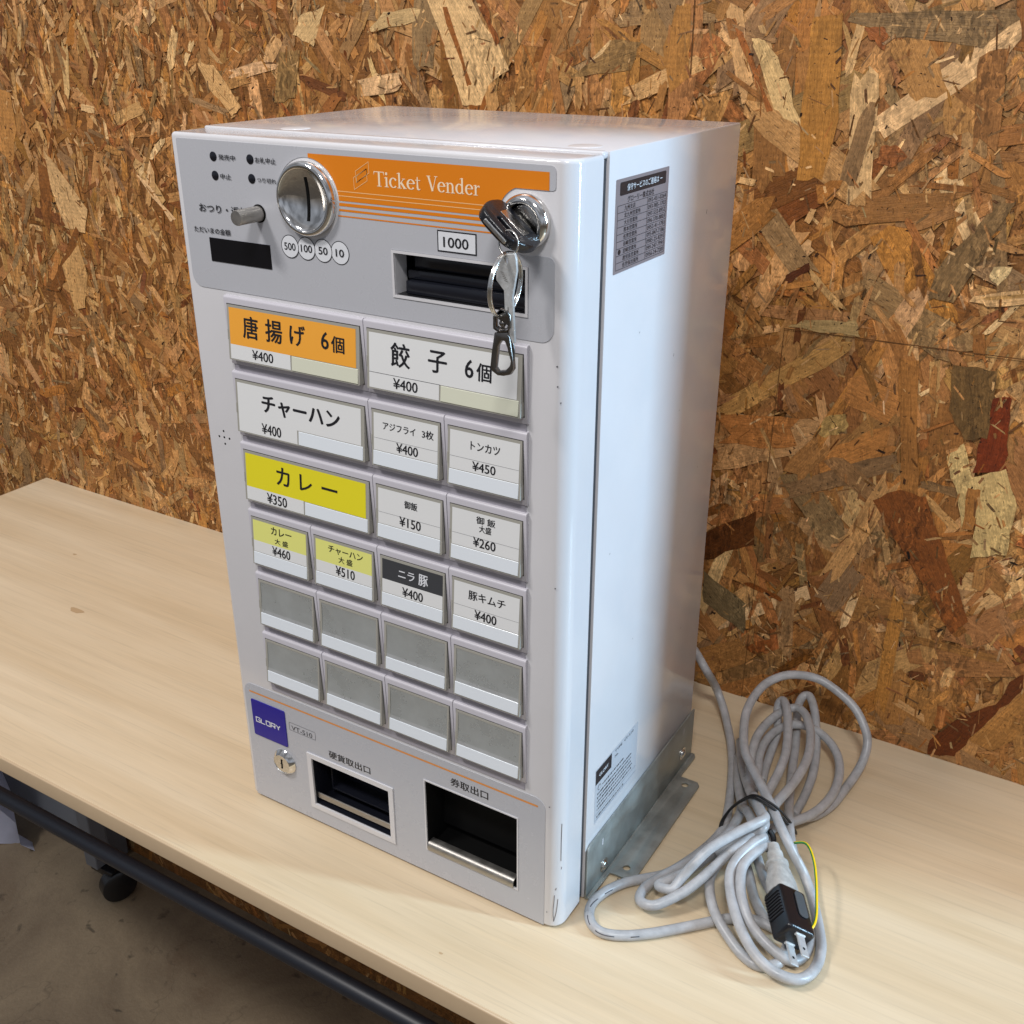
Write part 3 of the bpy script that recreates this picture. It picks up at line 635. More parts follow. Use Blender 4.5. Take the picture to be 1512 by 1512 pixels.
def build_wall():
    rng = np.random.default_rng(5)
    X0, X1, Z0, Z1 = -2.0, 1.30, -.70, 1.25
    cell = .0012
    GX, GZ = int((X1 - X0) / cell) + 2, int((Z1 - Z0) / cell) + 2
    level = np.zeros((GX, GZ), np.int16)
    verts, faces, cols, uvs = [], [], [], []

    def lin(c):
        c = np.asarray(c, float) * (1.065, 1.015, .955) / 255
        return np.where(c > .04045, ((c + .055) / 1.055) ** 2.4, c / 12.92)

    def stamp(P):
        lo, hi = P.min(0), P.max(0)
        i0, i1 = int((lo[0] - X0) / cell), int((hi[0] - X0) / cell) + 1
        k0, k1 = int((lo[1] - Z0) / cell), int((hi[1] - Z0) / cell) + 1
        i0, k0 = max(i0, 0), max(k0, 0); i1, k1 = min(i1, GX - 1), min(k1, GZ - 1)
        if i1 <= i0 or k1 <= k0: return 1
        s = level[i0:i1 + 1, k0:k1 + 1]
        lv = int(s.max()) + 1
        # cells inside the outline (even-odd), grown by the outline's own cells
        xs = X0 + (np.arange(i0, i1 + 1) + .5) * cell; zs = Z0 + (np.arange(k0, k1 + 1) + .5) * cell
        gx, gz = np.meshgrid(xs, zs, indexing='ij')
        ins = np.zeros(gx.shape, bool)
        n = len(P)
        for a in range(n):
            x1, z1 = P[a]; x2, z2 = P[(a + 1) % n]
            c = ((z1 > gz) != (z2 > gz))
            if z1 != z2: ins ^= c & (gx < (x2 - x1) * (gz - z1) / (z2 - z1) + x1)
            m = max(2, int(max(abs(x2 - x1), abs(z2 - z1)) / cell) + 1)
            t = np.linspace(0, 1, m)
            ii = np.clip(((x1 + t * (x2 - x1) - X0) / cell).astype(int) - i0, 0, ins.shape[0] - 1)
            kk = np.clip(((z1 + t * (z2 - z1) - Z0) / cell).astype(int) - k0, 0, ins.shape[1] - 1)
            ins[ii, kk] = True
        lv = int(s[ins].max()) + 1 if ins.any() else lv
        s[ins] = lv
        return lv

    def add(P, col, ang):
        lv = stamp(P)
        y = WALL_Y - .00006 * lv
        base = len(verts)
        off = rng.uniform(-9, 9, 2)
        ca, sa = math.cos(ang), math.sin(ang)
        for x, z in P:
            verts.append((x, y, z))
        faces.append(tuple(range(base, base + len(P))))
        cols.append(col)
        uvs.extend([((x * ca + z * sa) + off[0], (-x * sa + z * ca) + off[1]) for x, z in P])

    def strand(cx, cz, ln, wd, ang, ragged):
        n = 4
        pts = []
        ca, sa = math.cos(ang), math.sin(ang)
        k = rng.uniform(-.25, .25)
        def end(sign):
            e = []
            for t in np.linspace(-1, 1, 4 if wd > .006 else 3):
                e.append((sign * ln / 2 * (1 + rng.uniform(-ragged, ragged * .6)), t * wd / 2 * rng.uniform(.75, 1.05)))
            return e
        up = [(u, wd / 2 * (1 + k * u / ln + rng.uniform(-.16, .16))) for u in np.linspace(.3, -.3, 3) * ln]
        dn = [(u, -wd / 2 * (1 - k * u / ln + rng.uniform(-.16, .16))) for u in np.linspace(-.3, .3, 3) * ln]
        loc = end(1) + up + end(-1)[::-1] + dn
        return np.array([(cx + u * ca - v * sa, cz + u * sa + v * ca) for u, v in loc])

    PAL = [((190, 148, 96), 5), ((176, 131, 78), 7), ((162, 116, 66), 7), ((150, 106, 60), 6), ((200, 162, 112), 3), ((216, 184, 136), 1.1),
           ((156, 122, 80), 4), ((144, 116, 80), 2.4), ((138, 94, 50), 2.6), ((118, 72, 36), .9), ((180, 126, 66), 3), ((160, 104, 56), 1.0)]
    pc = np.array([p[0] for p in PAL], float); pw = np.array([p[1] for p in PAL]); pw /= pw.sum()

    def colour(jit=8, dark=0):
        c = pc[rng.choice(len(pc), p=pw)] + rng.normal(0, jit) + rng.normal(0, 1.8, 3)
        return lin(np.clip(c * (1 - dark), 8, 250))

    def angle():
        a = math.pi / 2 + rng.normal(0, .65)
        if rng.random() < .35: a = rng.uniform(0, math.pi)
        return a

    def dens(area, x0, x1, z0, z1): return int(area * (x1 - x0) * (z1 - z0))
    zones = [(X0, X1, Z0, Z1, .35), (-1.0, .8, -.08, .95, .9)]
    # board ground
    verts.extend([(X0, WALL_Y, Z0), (X1, WALL_Y, Z0), (X1, WALL_Y, Z1), (X0, WALL_Y, Z1)])
    faces.append((0, 1, 2, 3)); cols.append(lin((128, 88, 46))); uvs.extend([(0, 0), (2.6, 0), (2.6, 2), (0, 2)])
    jobs = []
    for x0, x1, z0, z1, f in zones:
        for _ in range(dens(1500 * f, x0, x1, z0, z1)): jobs.append((0, x0, x1, z0, z1))
        for _ in range(dens(4600 * f, x0, x1, z0, z1)): jobs.append((1, x0, x1, z0, z1))
    rng.shuffle(jobs)
    for kind, x0, x1, z0, z1 in jobs:
        kind = int(kind); x0, x1 = float(x0), float(x1); cx, cz = rng.uniform(float(x0), float(x1)), rng.uniform(float(z0), float(z1)); a = angle()
        if kind == 0:
            k_ = .55 if cx < -.05 else 1.0
            add(strand(cx, cz, rng.uniform(.045, .13) * k_, rng.uniform(.008, .030) * k_, a, .25), colour(7), a)
        else:
            add(strand(cx, cz, rng.uniform(.012, .045), rng.uniform(.002, .009), a, .32), colour(10), a)
    for col, P in NOTABLE_FLAKES:
        P = np.array(P)
        d = P - P.mean(0); w, v = np.linalg.eigh(d.T @ d); a = math.atan2(v[1, 1], v[0, 1])
        Q = []
        for i in range(len(P)):
            p0, p1 = P[i], P[(i + 1) % len(P)]
            nrm = np.array((-(p1 - p0)[1], (p1 - p0)[0])); L_ = np.linalg.norm(nrm) + 1e-9
            for t in (0, .28, .55, .8):
                Q.append(p0 + (p1 - p0) * t + nrm / L_ * rng.normal(0, min(.0009, L_ * .05)) * (t > 0))
        add(np.array(Q), lin(np.array(col) * .98), a)
    x0, x1, z0, z1 = -1.0, .8, -.08, .95
    for _ in range(dens(4200, x0, x1, z0, z1)):                       # fine splinters over everything
        cx, cz, a = rng.uniform(x0, x1), rng.uniform(z0, z1), angle()
        c = colour(14, dark=rng.choice([0, 0, .15, .3]))
        add(strand(cx, cz, rng.uniform(.004, .016), rng.uniform(.0005, .0022), a, .3), c, a)
    for _ in range(dens(550, x0, x1, z0, z1)):                       # short pale chips
        cx, cz, a = rng.uniform(x0, x1), rng.uniform(z0, z1), rng.uniform(0, math.pi)
        add(strand(cx, cz, rng.uniform(.003, .010), rng.uniform(.0007, .002), a, .3), lin(np.array((204, 166, 114)) + rng.normal(0, 14)), a)
    for _ in range(dens(1800, x0, x1, z0, z1)):                       # dark pits and bark specks
        cx, cz, a = rng.uniform(x0, x1), rng.uniform(z0, z1), rng.uniform(0, math.pi)
        s = rng.choice([.0008, .0014, .0026], p=[.62, .30, .08])
        add(strand(cx, cz, s * rng.uniform(1.2, 3.0), s * rng.uniform(.5, .9), a, .4), lin(np.array((48, 30, 16)) * rng.uniform(.6, 1.5)), a)
    # joints between the boards
    for P in ([(.2145, .575), (.2157, .575), (.2112, 1.2), (.2100, 1.2)], [(.3112, -.1), (.3118, -.1), (.3156, .376), (.3150, .376)],
              [(.3150, .3764), (.3150, .3772), (1.2, .3872), (1.2, .3864)]):
        add(np.array(P), lin((96, 66, 34)), math.pi / 2)
    me = bpy.data.meshes.new('wall')
    me.from_pydata(verts, [], faces)
    at = me.attributes.new('flake_color', 'FLOAT_COLOR', 'FACE')
    at.data.foreach_set('color', np.concatenate([np.array(cols, float), np.ones((len(cols), 1))], 1).ravel())
    uvl = me.uv_layers.new(name='grain')
    uvl.data.foreach_set('uv', np.array(uvs, float).ravel())
    # the boards' own thickness, so that the wall ends in a solid edge
    bm = bmesh.new(); bm.from_mesh(me)
    box(bm, X0, X1, WALL_Y + .0005, WALL_Y + .03, Z0, 1.6)
    box(bm, X0, X1, WALL_Y - .0002, WALL_Y + .0004, Z1 + .0005, 1.6)
    box(bm, X1 + .0005, X1 + .012, WALL_Y - .01, WALL_Y + .03, Z0, 1.6)
    lay = bm.faces.layers.float_color.get('flake_color')
    for f in bm.faces:
        if max(f[lay][:3]) == 0: f[lay] = (*lin((168, 120, 66)), 1)
    o = obj('wall', bm, M['osb'])
    o['label'] = 'wall of oriented strand board, mixed brown and cream wood flakes, behind the desk'
    o['category'] = 'wall'
    return o


build_wall()

# ------------------------------------------------------------------ the desk
desk = thing('desk', 'long narrow folding desk with a pale maple laminate top standing against the wall', 'desk', (.137, .139, -.70))
dl = desk.location.copy()


def under(bm, root):
    """geometry written in world coordinates, moved into its thing's own space"""
    bmesh.ops.translate(bm, verts=bm.verts[:], vec=-root.location)
    return bm


YF = -.0851
bm = bmesh.new(); box(bm, -.763, 1.037, YF + .0022, WALL_Y - .0006, -.0185, 0, bevel=.0004, seg=1)
obj('desktop', under(bm, desk), M['wood'], desk)
bm = bmesh.new()
b2 = bmesh.new()                                                     # front edge band with softly rounded edges
prof = [(YF + .0021, -.0185), (YF + .0021, -.0002)] + [(YF + .0015 - .0015 * math.sin(t), -.0017 + .0015 * math.cos(t)) for t in np.linspace(0, math.pi / 2, 6)] + \
       [(YF + .0015 - .0015 * math.cos(t), -.0168 - .0015 * math.sin(t)) for t in np.linspace(0, math.pi / 2, 6)]
a = [b2.verts.new((-.763, y, z)) for y, z in prof]; b = [b2.verts.new((1.037, y, z)) for y, z in prof]
for i in range(len(prof)):
    j = (i + 1) % len(prof)
    b2.faces.new([a[i], a[j], b[j], b[i]])
b2.faces.new(a[::-1]); b2.faces.new(b)
merge(bm, b2)
box(bm, -.765, -.7631, YF, WALL_Y - .0006, -.0185, -.0003)
obj('edge_band', under(bm, desk), M['edge'], desk, smooth=40)
bm = bmesh.new(); tube(bm, [(-.74, -.045, -.1125), (1.0, -.045, -.1125)], .0080, 20)
obj('rail', under(bm, desk), M['rail'], desk)
for x in (-.70, .93):
    bm = bmesh.new()
    box(bm, x - .014, x + .014, .262, .290, -.640, -.019, bevel=.002)
    box(bm, x - .012, x + .012, -.045, .262, -.126, -.100, bevel=.002)
    lg = obj('leg', under(bm, desk), M['leg'], desk)
    bm = bmesh.new()
    b2 = bmesh.new(); lathe(b2, [(0, -.013), (.022, -.013), (.028, -.010), (.028, .010), (.022, .013), (0, .013)], 32)
    merge(bm, b2, 0, Matrix.Translation((x + .035, .28, -.671)) @ Matrix.Rotation(math.radians(70), 4, 'Z'))
    box(bm, x - .013, x + .040, .268, .284, -.654, -.640, bevel=.002)
    obj('caster', under(bm, desk), M['black_satin'], lg, smooth=40)

for x, y, rx, ry in ((-.40, .128, .010, .005), (-.62, .125, .007, .004), (-.59, .115, .004, .003), (-.41, .02, .003, .002), (-.52, .22, .003, .002), (.70, .0, .006, .003), (.24, -.06, .0016, .001)):
    bm = bmesh.new()
    f = bm.faces.new([bm.verts.new((x + rx * math.cos(t) * (1 + .25 * math.sin(3 * t)), y + ry * math.sin(t) * (1 + .2 * math.cos(2 * t)), .00015)) for t in np.linspace(0, 2 * math.pi, 19)[:-1]])
    obj('stain', under(bm, desk), M['wood_mark'], desk)

# things on the floor beyond the desk's left end
bm = bmesh.new(); box(bm, -1.20, -.735, .318, .358, -.70, -.20, bevel=.004)
o = obj('metal_panel', bm, M['grey_case'])
o['label'] = 'grey metal panel at the wall on the floor below the desk'; o['category'] = 'panel'
bm = bmesh.new()
rb = np.random.default_rng(3)
grid = []
for i in range(9):
    row = []
    for k in range(9):
        u, v = i / 8, k / 8
        x = -1.08 + .19 * u + .014 * math.sin(5 * v + 2 * u); z = -.695 + .30 * v - .045 * (u - .6) * (1 - v)
        y = .262 + .022 * math.sin(9 * u + 2.5 * v) + .008 * rb.normal()
        row.append(bm.verts.new((x, y, z)))
    grid.append(row)
for i in range(8):
    for k in range(8):
        bm.faces.new([grid[i][k], grid[i + 1][k], grid[i + 1][k + 1], grid[i][k + 1]])
r = bmesh.ops.solidify(bm, geom=bm.faces[:], thickness=.03)
o = obj('plastic_bag', bm, M['bag'], smooth=60)
o['label'] = 'crumpled white plastic bag standing on the floor under the desk at far left'; o['category'] = 'bag'

# ------------------------------------------------------------------ the ticket vending machine
VM = thing('ticket_machine', 'white tabletop meal ticket vending machine with rows of menu buttons and an orange banner', 'ticket machine', (0, 0, 0))
MW, MH = .3044, .55

# cabinet behind the door
bm = bmesh.new()
box(bm, -.0055, MW, .0399, .2437, .0015, MH, bevel=.0012, seg=2)
box(bm, -.0040, MW - .0012, .0338, .0401, MH - .0042, MH + .0002, bevel=.0016, seg=3)
obj('cabinet', bm, M['paint'], VM, smooth=35)
bm = bmesh.new(); box(bm, .0005, MW - .0022, .0322, .0398, .004, MH - .0045)  # dark box painted in for the shade inside the door gap
obj('gasket', bm, M['gap_rubber'], VM)
for x, y in ((.2809, .055), (.0640, .0513)):
    bm = bmesh.new()
    b2 = bmesh.new(); lathe(b2, [(.0100, 0), (.0099, .0002), (.0094, .0003), (0, .0003)], 36)
    merge(bm, b2, 0, Matrix.Translation((x, y, MH)) @ Matrix.Rotation(-math.pi / 2, 4, 'X'))
    obj('screw_cap', bm, M['screw_cap'], VM, smooth=50)


def door_mesh():
    bm = bmesh.new()
    RL, RR = .0022, .0115
    prof = [(0, .0323)]
    prof += [(RL - RL * math.cos(t), RL - RL * math.sin(t)) for t in np.linspace(0, math.pi / 2, 5)]
    prof += [(MW - RR + RR * math.sin(t), RR - RR * math.cos(t)) for t in np.linspace(0, math.pi / 2, 14)]
    prof += [(MW, .0323)]
    lo = [bm.verts.new((x, y, .0022)) for x, y in prof]; hi = [bm.verts.new((x, y, MH - .0008)) for x, y in prof]
    n = len(prof)
    for i in range(n):
        j = (i + 1) % n
        bm.faces.new([lo[i], lo[j], hi[j], hi[i]])
    top = bm.faces.new(hi); bot = bm.faces.new(lo[::-1])
    bmesh.ops.recalc_face_normals(bm, faces=bm.faces[:])
    ed = [e_ for e_ in bm.edges if e_ in set(top.edges) | set(bot.edges)]
    bmesh.ops.bevel(bm, geom=ed, offset=.0028, segments=4, profile=.5, affect='EDGES')
    return bm


OPENINGS = {'bill': (.1808, .2745, .4625, .4890), 'coin': (.0725, .1515, .0214, .0683), 'ticket': (.1868, .2690, .0268, .0936)}
door = obj('door', door_mesh(), M['paint'], VM)
cut = bmesh.new()
for x0, x1, z0, z1 in OPENINGS.values(): box(cut, x0, x1, -.02, .029, z0, z1)
cut_o = obj('cutter', cut, M['paint'])
md = door.modifiers.new('openings', 'BOOLEAN'); md.operation = 'DIFFERENCE'; md.object = cut_o; md.solver = 'EXACT'
dg = bpy.context.evaluated_depsgraph_get()
nm = bpy.data.meshes.new_from_object(door.evaluated_get(dg))
door.modifiers.clear(); old = door.data; door.data = nm; nm.name = 'door'; bpy.data.meshes.remove(old)
cm = cut_o.data; bpy.data.objects.remove(cut_o); bpy.data.meshes.remove(cm)
nm.shade_smooth(); nm.set_sharp_from_angle(angle=math.radians(28))

# scratches and scuffs on the door's rounded corner
def corner(a, z, out=.00012):
    t = math.radians(a); rr = .0115 + out
    return (MW - .0115 + rr * math.cos(t), .0115 - rr * math.sin(t), z)


for pts in ([(34, .100), (35, .085), (34.5, .066)], [(56, .034), (58, .026), (60, .020), (59, .013), (57, .0085)], [(57, .0085), (48, .018), (43, .030)],
            [(52, .039), (50, .041)], [(33, .058), (31, .060)]):
    bm = bmesh.new()
    tube(bm, spline([corner(a, z) for a, z in pts], 5), .00022, 5)
    obj('scratch', bm, M['scuff'], VM)
for x, z in ((.2937, .0165), (.2945, .115), (.2975, .4135), (.2952, .423), (.2960, .29), (.2946, .435)):
    bm = bmesh.new()
    ribbon(bm, [(x, z), (x + .0009, z + .0006)], .0007, face_front(-.00012))
    obj('scratch', bm, M['scuff'], VM)
for y, z, a_ in ((.148, .405, .002), (.060, .290, .0012), (.105, .200, .001), (.190, .495, .003), (.200, .16, .0012), (.165, .36, .001), (.09, .435, .0009), (.21, .30, .0012)):
    bm = bmesh.new()
    ribbon(bm, [(y, z), (y + .0006, z + a_)], .0005, lambda u, v: (MW + .00012, u, v))
    obj('scratch', bm, M['scuff'], VM)


# ---- control panel
LK = (.2745, .515)
CS = (.1165, .515)
RL_ = .0190
t0 = math.asin((.4969 - LK[1]) / RL_); t1 = math.asin((.5325 - LK[1]) / RL_)
arc = [(LK[0] + RL_ * math.cos(t), LK[1] + RL_ * math.sin(t)) for t in np.linspace(2 * math.pi + t0, t1, 40)]
base = rrect(.0052, .2926, .448, .5456, .0085, 8)
outline = []
for k in range(9): outline.append(base[k])
for k in range(9): outline.append(base[9 + k])
outline += [(.2926 - .004 + .004 * math.cos(t), .4969 - .004 + .004 * math.sin(t)) for t in np.linspace(0, math.pi / 2, 6)]
outline += arc
outline += [(.2926 - .002 + .002 * math.cos(t), .5325 + .002 + .002 * math.sin(t)) for t in np.linspace(-math.pi / 2, 0, 4)]
outline += [(.2926 - .003 + .003 * math.cos(t), .5456 - .003 + .003 * math.sin(t)) for t in np.linspace(0, math.pi / 2, 5)]
outline += [(.0062, .5456), (.0052, .5446)]
panel = obj('control_panel', plate([outline, circle(*CS, .0248, 48), rrect(.1796, .2756, .4614, .4903, .0004, 2)], .0005, 0, .0004), M['panel'], VM)

Yp = -.00055
pf = face_front(Yp)
pf2 = face_front(Yp - .00015)
bm = bmesh.new()


def band(z0, z1, mi=0, y=Yp, n=24):
    zs = np.linspace(z0, z1, n + 1)
    def xl(z):
        d = .0249 ** 2 - (z - CS[1]) ** 2
        return max(.119, CS[0] + math.sqrt(d)) if d > 0 else .119
    def xr(z):
        if z > .5325: return .2887
        d = RL_ ** 2 - (z - LK[1]) ** 2
        return LK[0] - math.sqrt(d) if d > 0 else .2887
    for a_, b_ in zip(zs, zs[1:]):
        quad(bm, [(xl(a_), y, a_), (xr(a_ - 1e-6 if abs(a_ - .5325) < 1e-6 and b_ <= .5325 else a_ + 1e-6), y, a_), (xr(b_ - 1e-6), y, b_), (xl(b_), y, b_)], mi)


band(.5325, .5422); band(.5159, .5325)
band(.5128, .5147, n=4); band(.5097, .5110, n=4); band(.5064, .5072, n=3)
for z in (.5216, .5189): band(z - .00025, z + .00025, 1, Yp - .0001, 2)
pA = [(.1658, .5400), (.1660, .5337), (.1560, .5276), (.1557, .5341)]
pB = [(.1640, .5360), (.1643, .5291), (.1542, .5234), (.1539, .5302)]
pC = [(.1640, .5360), (.1642, .5328), (.1563, .5277), (.1561, .5312)]
for P in (pA, pB, pC): ribbon(bm, P, .00035, pf2, 1, closed=True)
obj('orange_banner', bm, [M['orange'], M['pale_orange']], panel)

# serif lettering drawn letter by letter (cap height 1)
def serif_word(bm, word, x0, x1, z0, z1, y, mi=0):
    st = []   # strokes: (points, widths)
    def arcp(cx, cz, rx, rz, a0, a1, n=18):
        return [(cx + rx * math.cos(math.radians(a)), cz + rz * math.sin(math.radians(a))) for a in np.linspace(a0, a1, n)]
    def arcw(a0, a1, n=18, thick=.145, thin=.05):
        return [thin + (thick - thin) * abs(math.cos(math.radians(a))) ** 1.3 for a in np.linspace(a0, a1, n)]
    x = 0
    for ch in word:
        S = lambda pts, w: st.append(([(x + a_, b_) for a_, b_ in pts], w))
        def foot(cx, cz=.022, hw=.15): S([(cx - hw, cz), (cx + hw, cz)], .045)
        def flag(cx, cz): S([(cx - .17, cz - .07), (cx - .02, cz - .01)], [.02, .07])
        if ch == 'T':
            S([(.37, 0), (.37, .98)], .135); foot(.37, .022, .17); S([(.02, .965), (.72, .965)], .055)
            S([(.035, .98), (.005, .76)], [.07, .012]); S([(.705, .98), (.735, .76)], [.07, .012]); x += .74
        elif ch == 'i':
            S([(.17, 0), (.17, .66)], .125); foot(.17); flag(.17, .655); S([(.17, .80), (.17, .97)], .145); x += .36
        elif ch == 'c':
            S(arcp(.30, .33, .23, .31, 48, 318), arcw(48, 318)); S([(.42, .50), (.50, .57)], .11); x += .56
        elif ch == 'k':
            S([(.17, 0), (.17, 1.02)], .125); foot(.17); flag(.17, 1.01); S([(.21, .29), (.48, .63)], .05); S([(.29, .40), (.56, .02)], .14)
            S([(.38, .64), (.60, .64)], .04); S([(.44, .022), (.68, .022)], .045); x += .68
        elif ch == 'e':
            S(arcp(.31, .33, .23, .31, 8, 322, 24), arcw(8, 322, 24)); S([(.12, .385), (.54, .385)], .045); x += .60
        elif ch == 't':
            S([(.17, .85), (.17, .16), (.20, .06), (.28, .03), (.37, .08)], [.06, .125, .12, .07, .03]); S([(.03, .635), (.37, .635)], .05); x += .40
        elif ch == 'V':
            S([(.10, .99), (.40, .02)], .14); S([(.40, .02), (.67, .99)], .05); S([(-.03, .975), (.26, .975)], .045); S([(.54, .975), (.79, .975)], .045); x += .76
        elif ch == 'n':
            S([(.17, 0), (.17, .66)], .125); foot(.17); flag(.17, .655)
            S(arcp(.365, .43, .165, .20, 165, 0, 12) + [(.53, .3), (.53, 0)], [.045] * 4 + [.055, .07, .085, .10, .11, .12, .125, .125, .125, .125]); foot(.53); x += .72
        elif ch == 'd':
            S(arcp(.30, .33, .22, .30, 40, 320), arcw(40, 320)); S([(.50, .06), (.50, 1.02)], .125); flag(.50, 1.01); S([(.50, .03), (.64, .05)], [.06, .03]); x += .70
        elif ch == 'r':
            S([(.17, 0), (.17, .66)], .125); foot(.17); flag(.17, .655); S([(.22, .44), (.30, .58), (.40, .62)], [.04, .06, .07]); S([(.38, .57), (.45, .57)], .12); x += .50
    lo = min(p[0] for s, w in st for p in s); hi = max(p[0] for s, w in st for p in s)
    sx = (x1 - x0) / (hi - lo); sz = (z1 - z0)
    for i, (s, w) in enumerate(st):
        # strokes overlap, so each lies a hair above the one before
        yy = y - .000004 * i
        ribbon(bm, s, w, lambda u, v, yy=yy: (x0 + (u - lo) * sx, yy, z0 + v * sz), mi)


bm = bmesh.new()
serif_word(bm, 'Ticket', .1695, .2032, .5265, .5351, Yp - .0001)
serif_word(bm, 'Vender', .2077, .2440, .5265, .5351, Yp - .0001)
obj('banner_lettering', bm, M['cream_ink'], panel)

bm = bmesh.new()
for s, b_, x0, x1, z0, z1 in (('発売中', 2, .0431, .0578, .5340, .5374), ('お札中止', 2, .0751, .0925, .5340, .5376), ('中止', 2, .0429, .0526, .5220, .5255),
                              ('つり切れ', 2, .0752, .0916, .5221, .5251), ('おつり・返却', 2, .0200, .0636, .4996, .5052), ('ただいまの金額', 2, .0128, .0465, .4857, .4897),
                              ('500', 2, .0935, .1031, .4816, .4864), ('100', 2, .1075, .1169, .4816, .4864), ('50', 2, .1221, .1296, .4816, .4864), ('10', 2, .1361, .1428, .4816, .4864),
                              ('1000', 2, .2183, .2360, .4957, .5017)):
    write(bm, s, b_, x0, x1, z0, z1, face_front(Yp - .0004))
obj('lettering', bm, M['ink'], panel)
for x, z in ((.0381, .5357), (.0705, .5358), (.0380, .5238), (.0704, .5239)):
    bm = bmesh.new(); lathe(bm, [(.0030, .0004), (.0030, .0007), (.0027, .0009), (0, .0009)], 32, center=(x, 0, z))
    obj('status_lamp', bm, M['lamp_black'], panel, smooth=40)
bm = bmesh.new(); box(bm, .0259, .0807, -.0009, 0, .4672, .4830, bevel=.0002)
obj('display_window', bm, M['black_gloss'], panel)
for i, x in enumerate((.1394, .1258, .1120, .0983)):
    bm = bmesh.new()
    poly(bm, circle(x, .484, .0074, 40), face_front(Yp - .00005 - .00006 * i), 0)
    poly(bm, circle(x, .484, .0069, 40), face_front(Yp - .00008 - .00006 * i), 1)
    obj('coin_symbol', bm, [M['ink'], M['white_ink']], panel)
bm = bmesh.new()
poly(bm, [(.2140, .4928), (.2414, .4928), (.2414, .5052), (.2140, .5052)], face_front(Yp - .0001), 0)
poly(bm, [(.2148, .4936), (.2406, .4936), (.2406, .5044), (.2148, .5044)], face_front(Yp - .0002), 1)
obj('value_plate', bm, [M['ink'], M['white_ink']], panel)

# ---- coin slot: chrome rim round a dished face with an upright slit
bm = bmesh.new()
DISH = [(.0194, .0050), (.0180, .0040), (.0150, .0028), (.0100, .0017), (.0050, .0011), (0, .0009)]
lathe(bm, [(.0226, 0), (.0229, .0015), (.0227, .0036), (.0218, .0054), (.0206, .0061), (.0198, .0059)] + DISH, 96, center=(CS[0], 0, CS[1]))
cs = obj('coin_slot', bm, M['chrome'], VM, smooth=50)
bm = bmesh.new()
dr = np.array([d[0] for d in DISH][::-1]); dh = np.array([d[1] for d in DISH][::-1])
zz = np.linspace(-.0132, .0132, 19)
hh = np.interp(np.abs(zz), dr, dh) + .00035
for i in range(18):
    quad(bm, [(CS[0] - .0003, -hh[i], CS[1] + zz[i]), (CS[0] + .0018, -hh[i], CS[1] + zz[i]), (CS[0] + .0018, -hh[i + 1], CS[1] + zz[i + 1]), (CS[0] - .0003, -hh[i + 1], CS[1] + zz[i + 1])])
obj('slit', bm, M['hole'], cs)

# ---- coin return lever
bm = bmesh.new()
lathe(bm, [(.0058, .0004), (.0058, .0008), (0, .0008)], 36, 1, center=(.0737, 0, .5025))
lathe(bm, [(.0049, .0008), (.0049, .0203), (.0045, .0211), (0, .0212)], 40, 0, center=(.0737, 0, .5025))
obj('return_lever', bm, [M['steel'], M['hole']], VM, smooth=40)

# ---- door lock with dark plate, the key stands in it
bm = bmesh.new()
lathe(bm, [(.0152, 0), (.0155, .0020), (.0150, .0045), (.0135, .0066), (.0118, .0074), (.0106, .0070), (.0103, .0060), (.0103, .0015)], 80, 0, center=(LK[0], 0, LK[1]))
lathe(bm, [(.0103, .0024), (0, .0024)], 60, 1, center=(LK[0], 0, LK[1]))
lathe(bm, [(.0095, .0025), (.0093, .0040), (.0060, .0046), (0, .0048)], 60, 2, center=(LK[0], 0, LK[1]))
obj('key_lock', bm, [M['chrome'], M['hole'], M['chrome_worn']], VM, smooth=45)

# ---- bank note slot
x0, x1, z0, z1 = OPENINGS['bill']
bm = bmesh.new()
def sleeve(bm, x0, x1, z0, z1, yf, yb, w, mi=0):
    for a in ((x0 - w, x0, z0 - w, z1 + w), (x1, x1 + w, z0 - w, z1 + w), (x0, x1, z0 - w, z0), (x0, x1, z1, z1 + w)):
        box(bm, a[0], a[1], yf, yb, a[2], a[3], mi)
sleeve(bm, x0 + .0005, x1 - .0005, z0 + .0005, z1 - .0005, -.0010, .0005, .0016, 0)
for a in ((x0, x0 + .0006, z0, z1), (x1 - .0006, x1, z0, z1)): box(bm, a[0], a[1], .0005, .012, a[2], a[3], 0)
box(bm, x0 + .0001, x1 - .0001, .0270, .0286, z0, z1, 1)
box(bm, x0 + .0007, x1 - .0007, .0005, .0270, z0 + .0001, z0 + .0006, 1)
box(bm, x0 + .0007, x1 - .0007, .0005, .0270, z1 - .0006, z1 - .0001, 1)
box(bm, x0 + .0001, x0 + .0007, .0121, .0270, z0, z1, 1)
box(bm, x1 - .0007, x1 - .0001, .0121, .0270, z0, z1, 1)
bs = obj('bill_slot', bm, [M['paint'], M['black']], VM)
bm = bmesh.new()
box(bm, x0 + .0052, x1 - .0012, .0040, .0268, z0 + .0008, z0 + .0090, bevel=.0008)
box(bm, x0 + .0040, x1 - .0012, .0080, .0268, z0 + .0092, z0 + .0150, bevel=.0012)
box(bm, x0 + .0070, x1 - .0012, .0110, .0268, z0 + .0152, z1 - .0018, bevel=.0012)
obj('note_guide', bm, M['lamp_black'], bs, smooth=30)

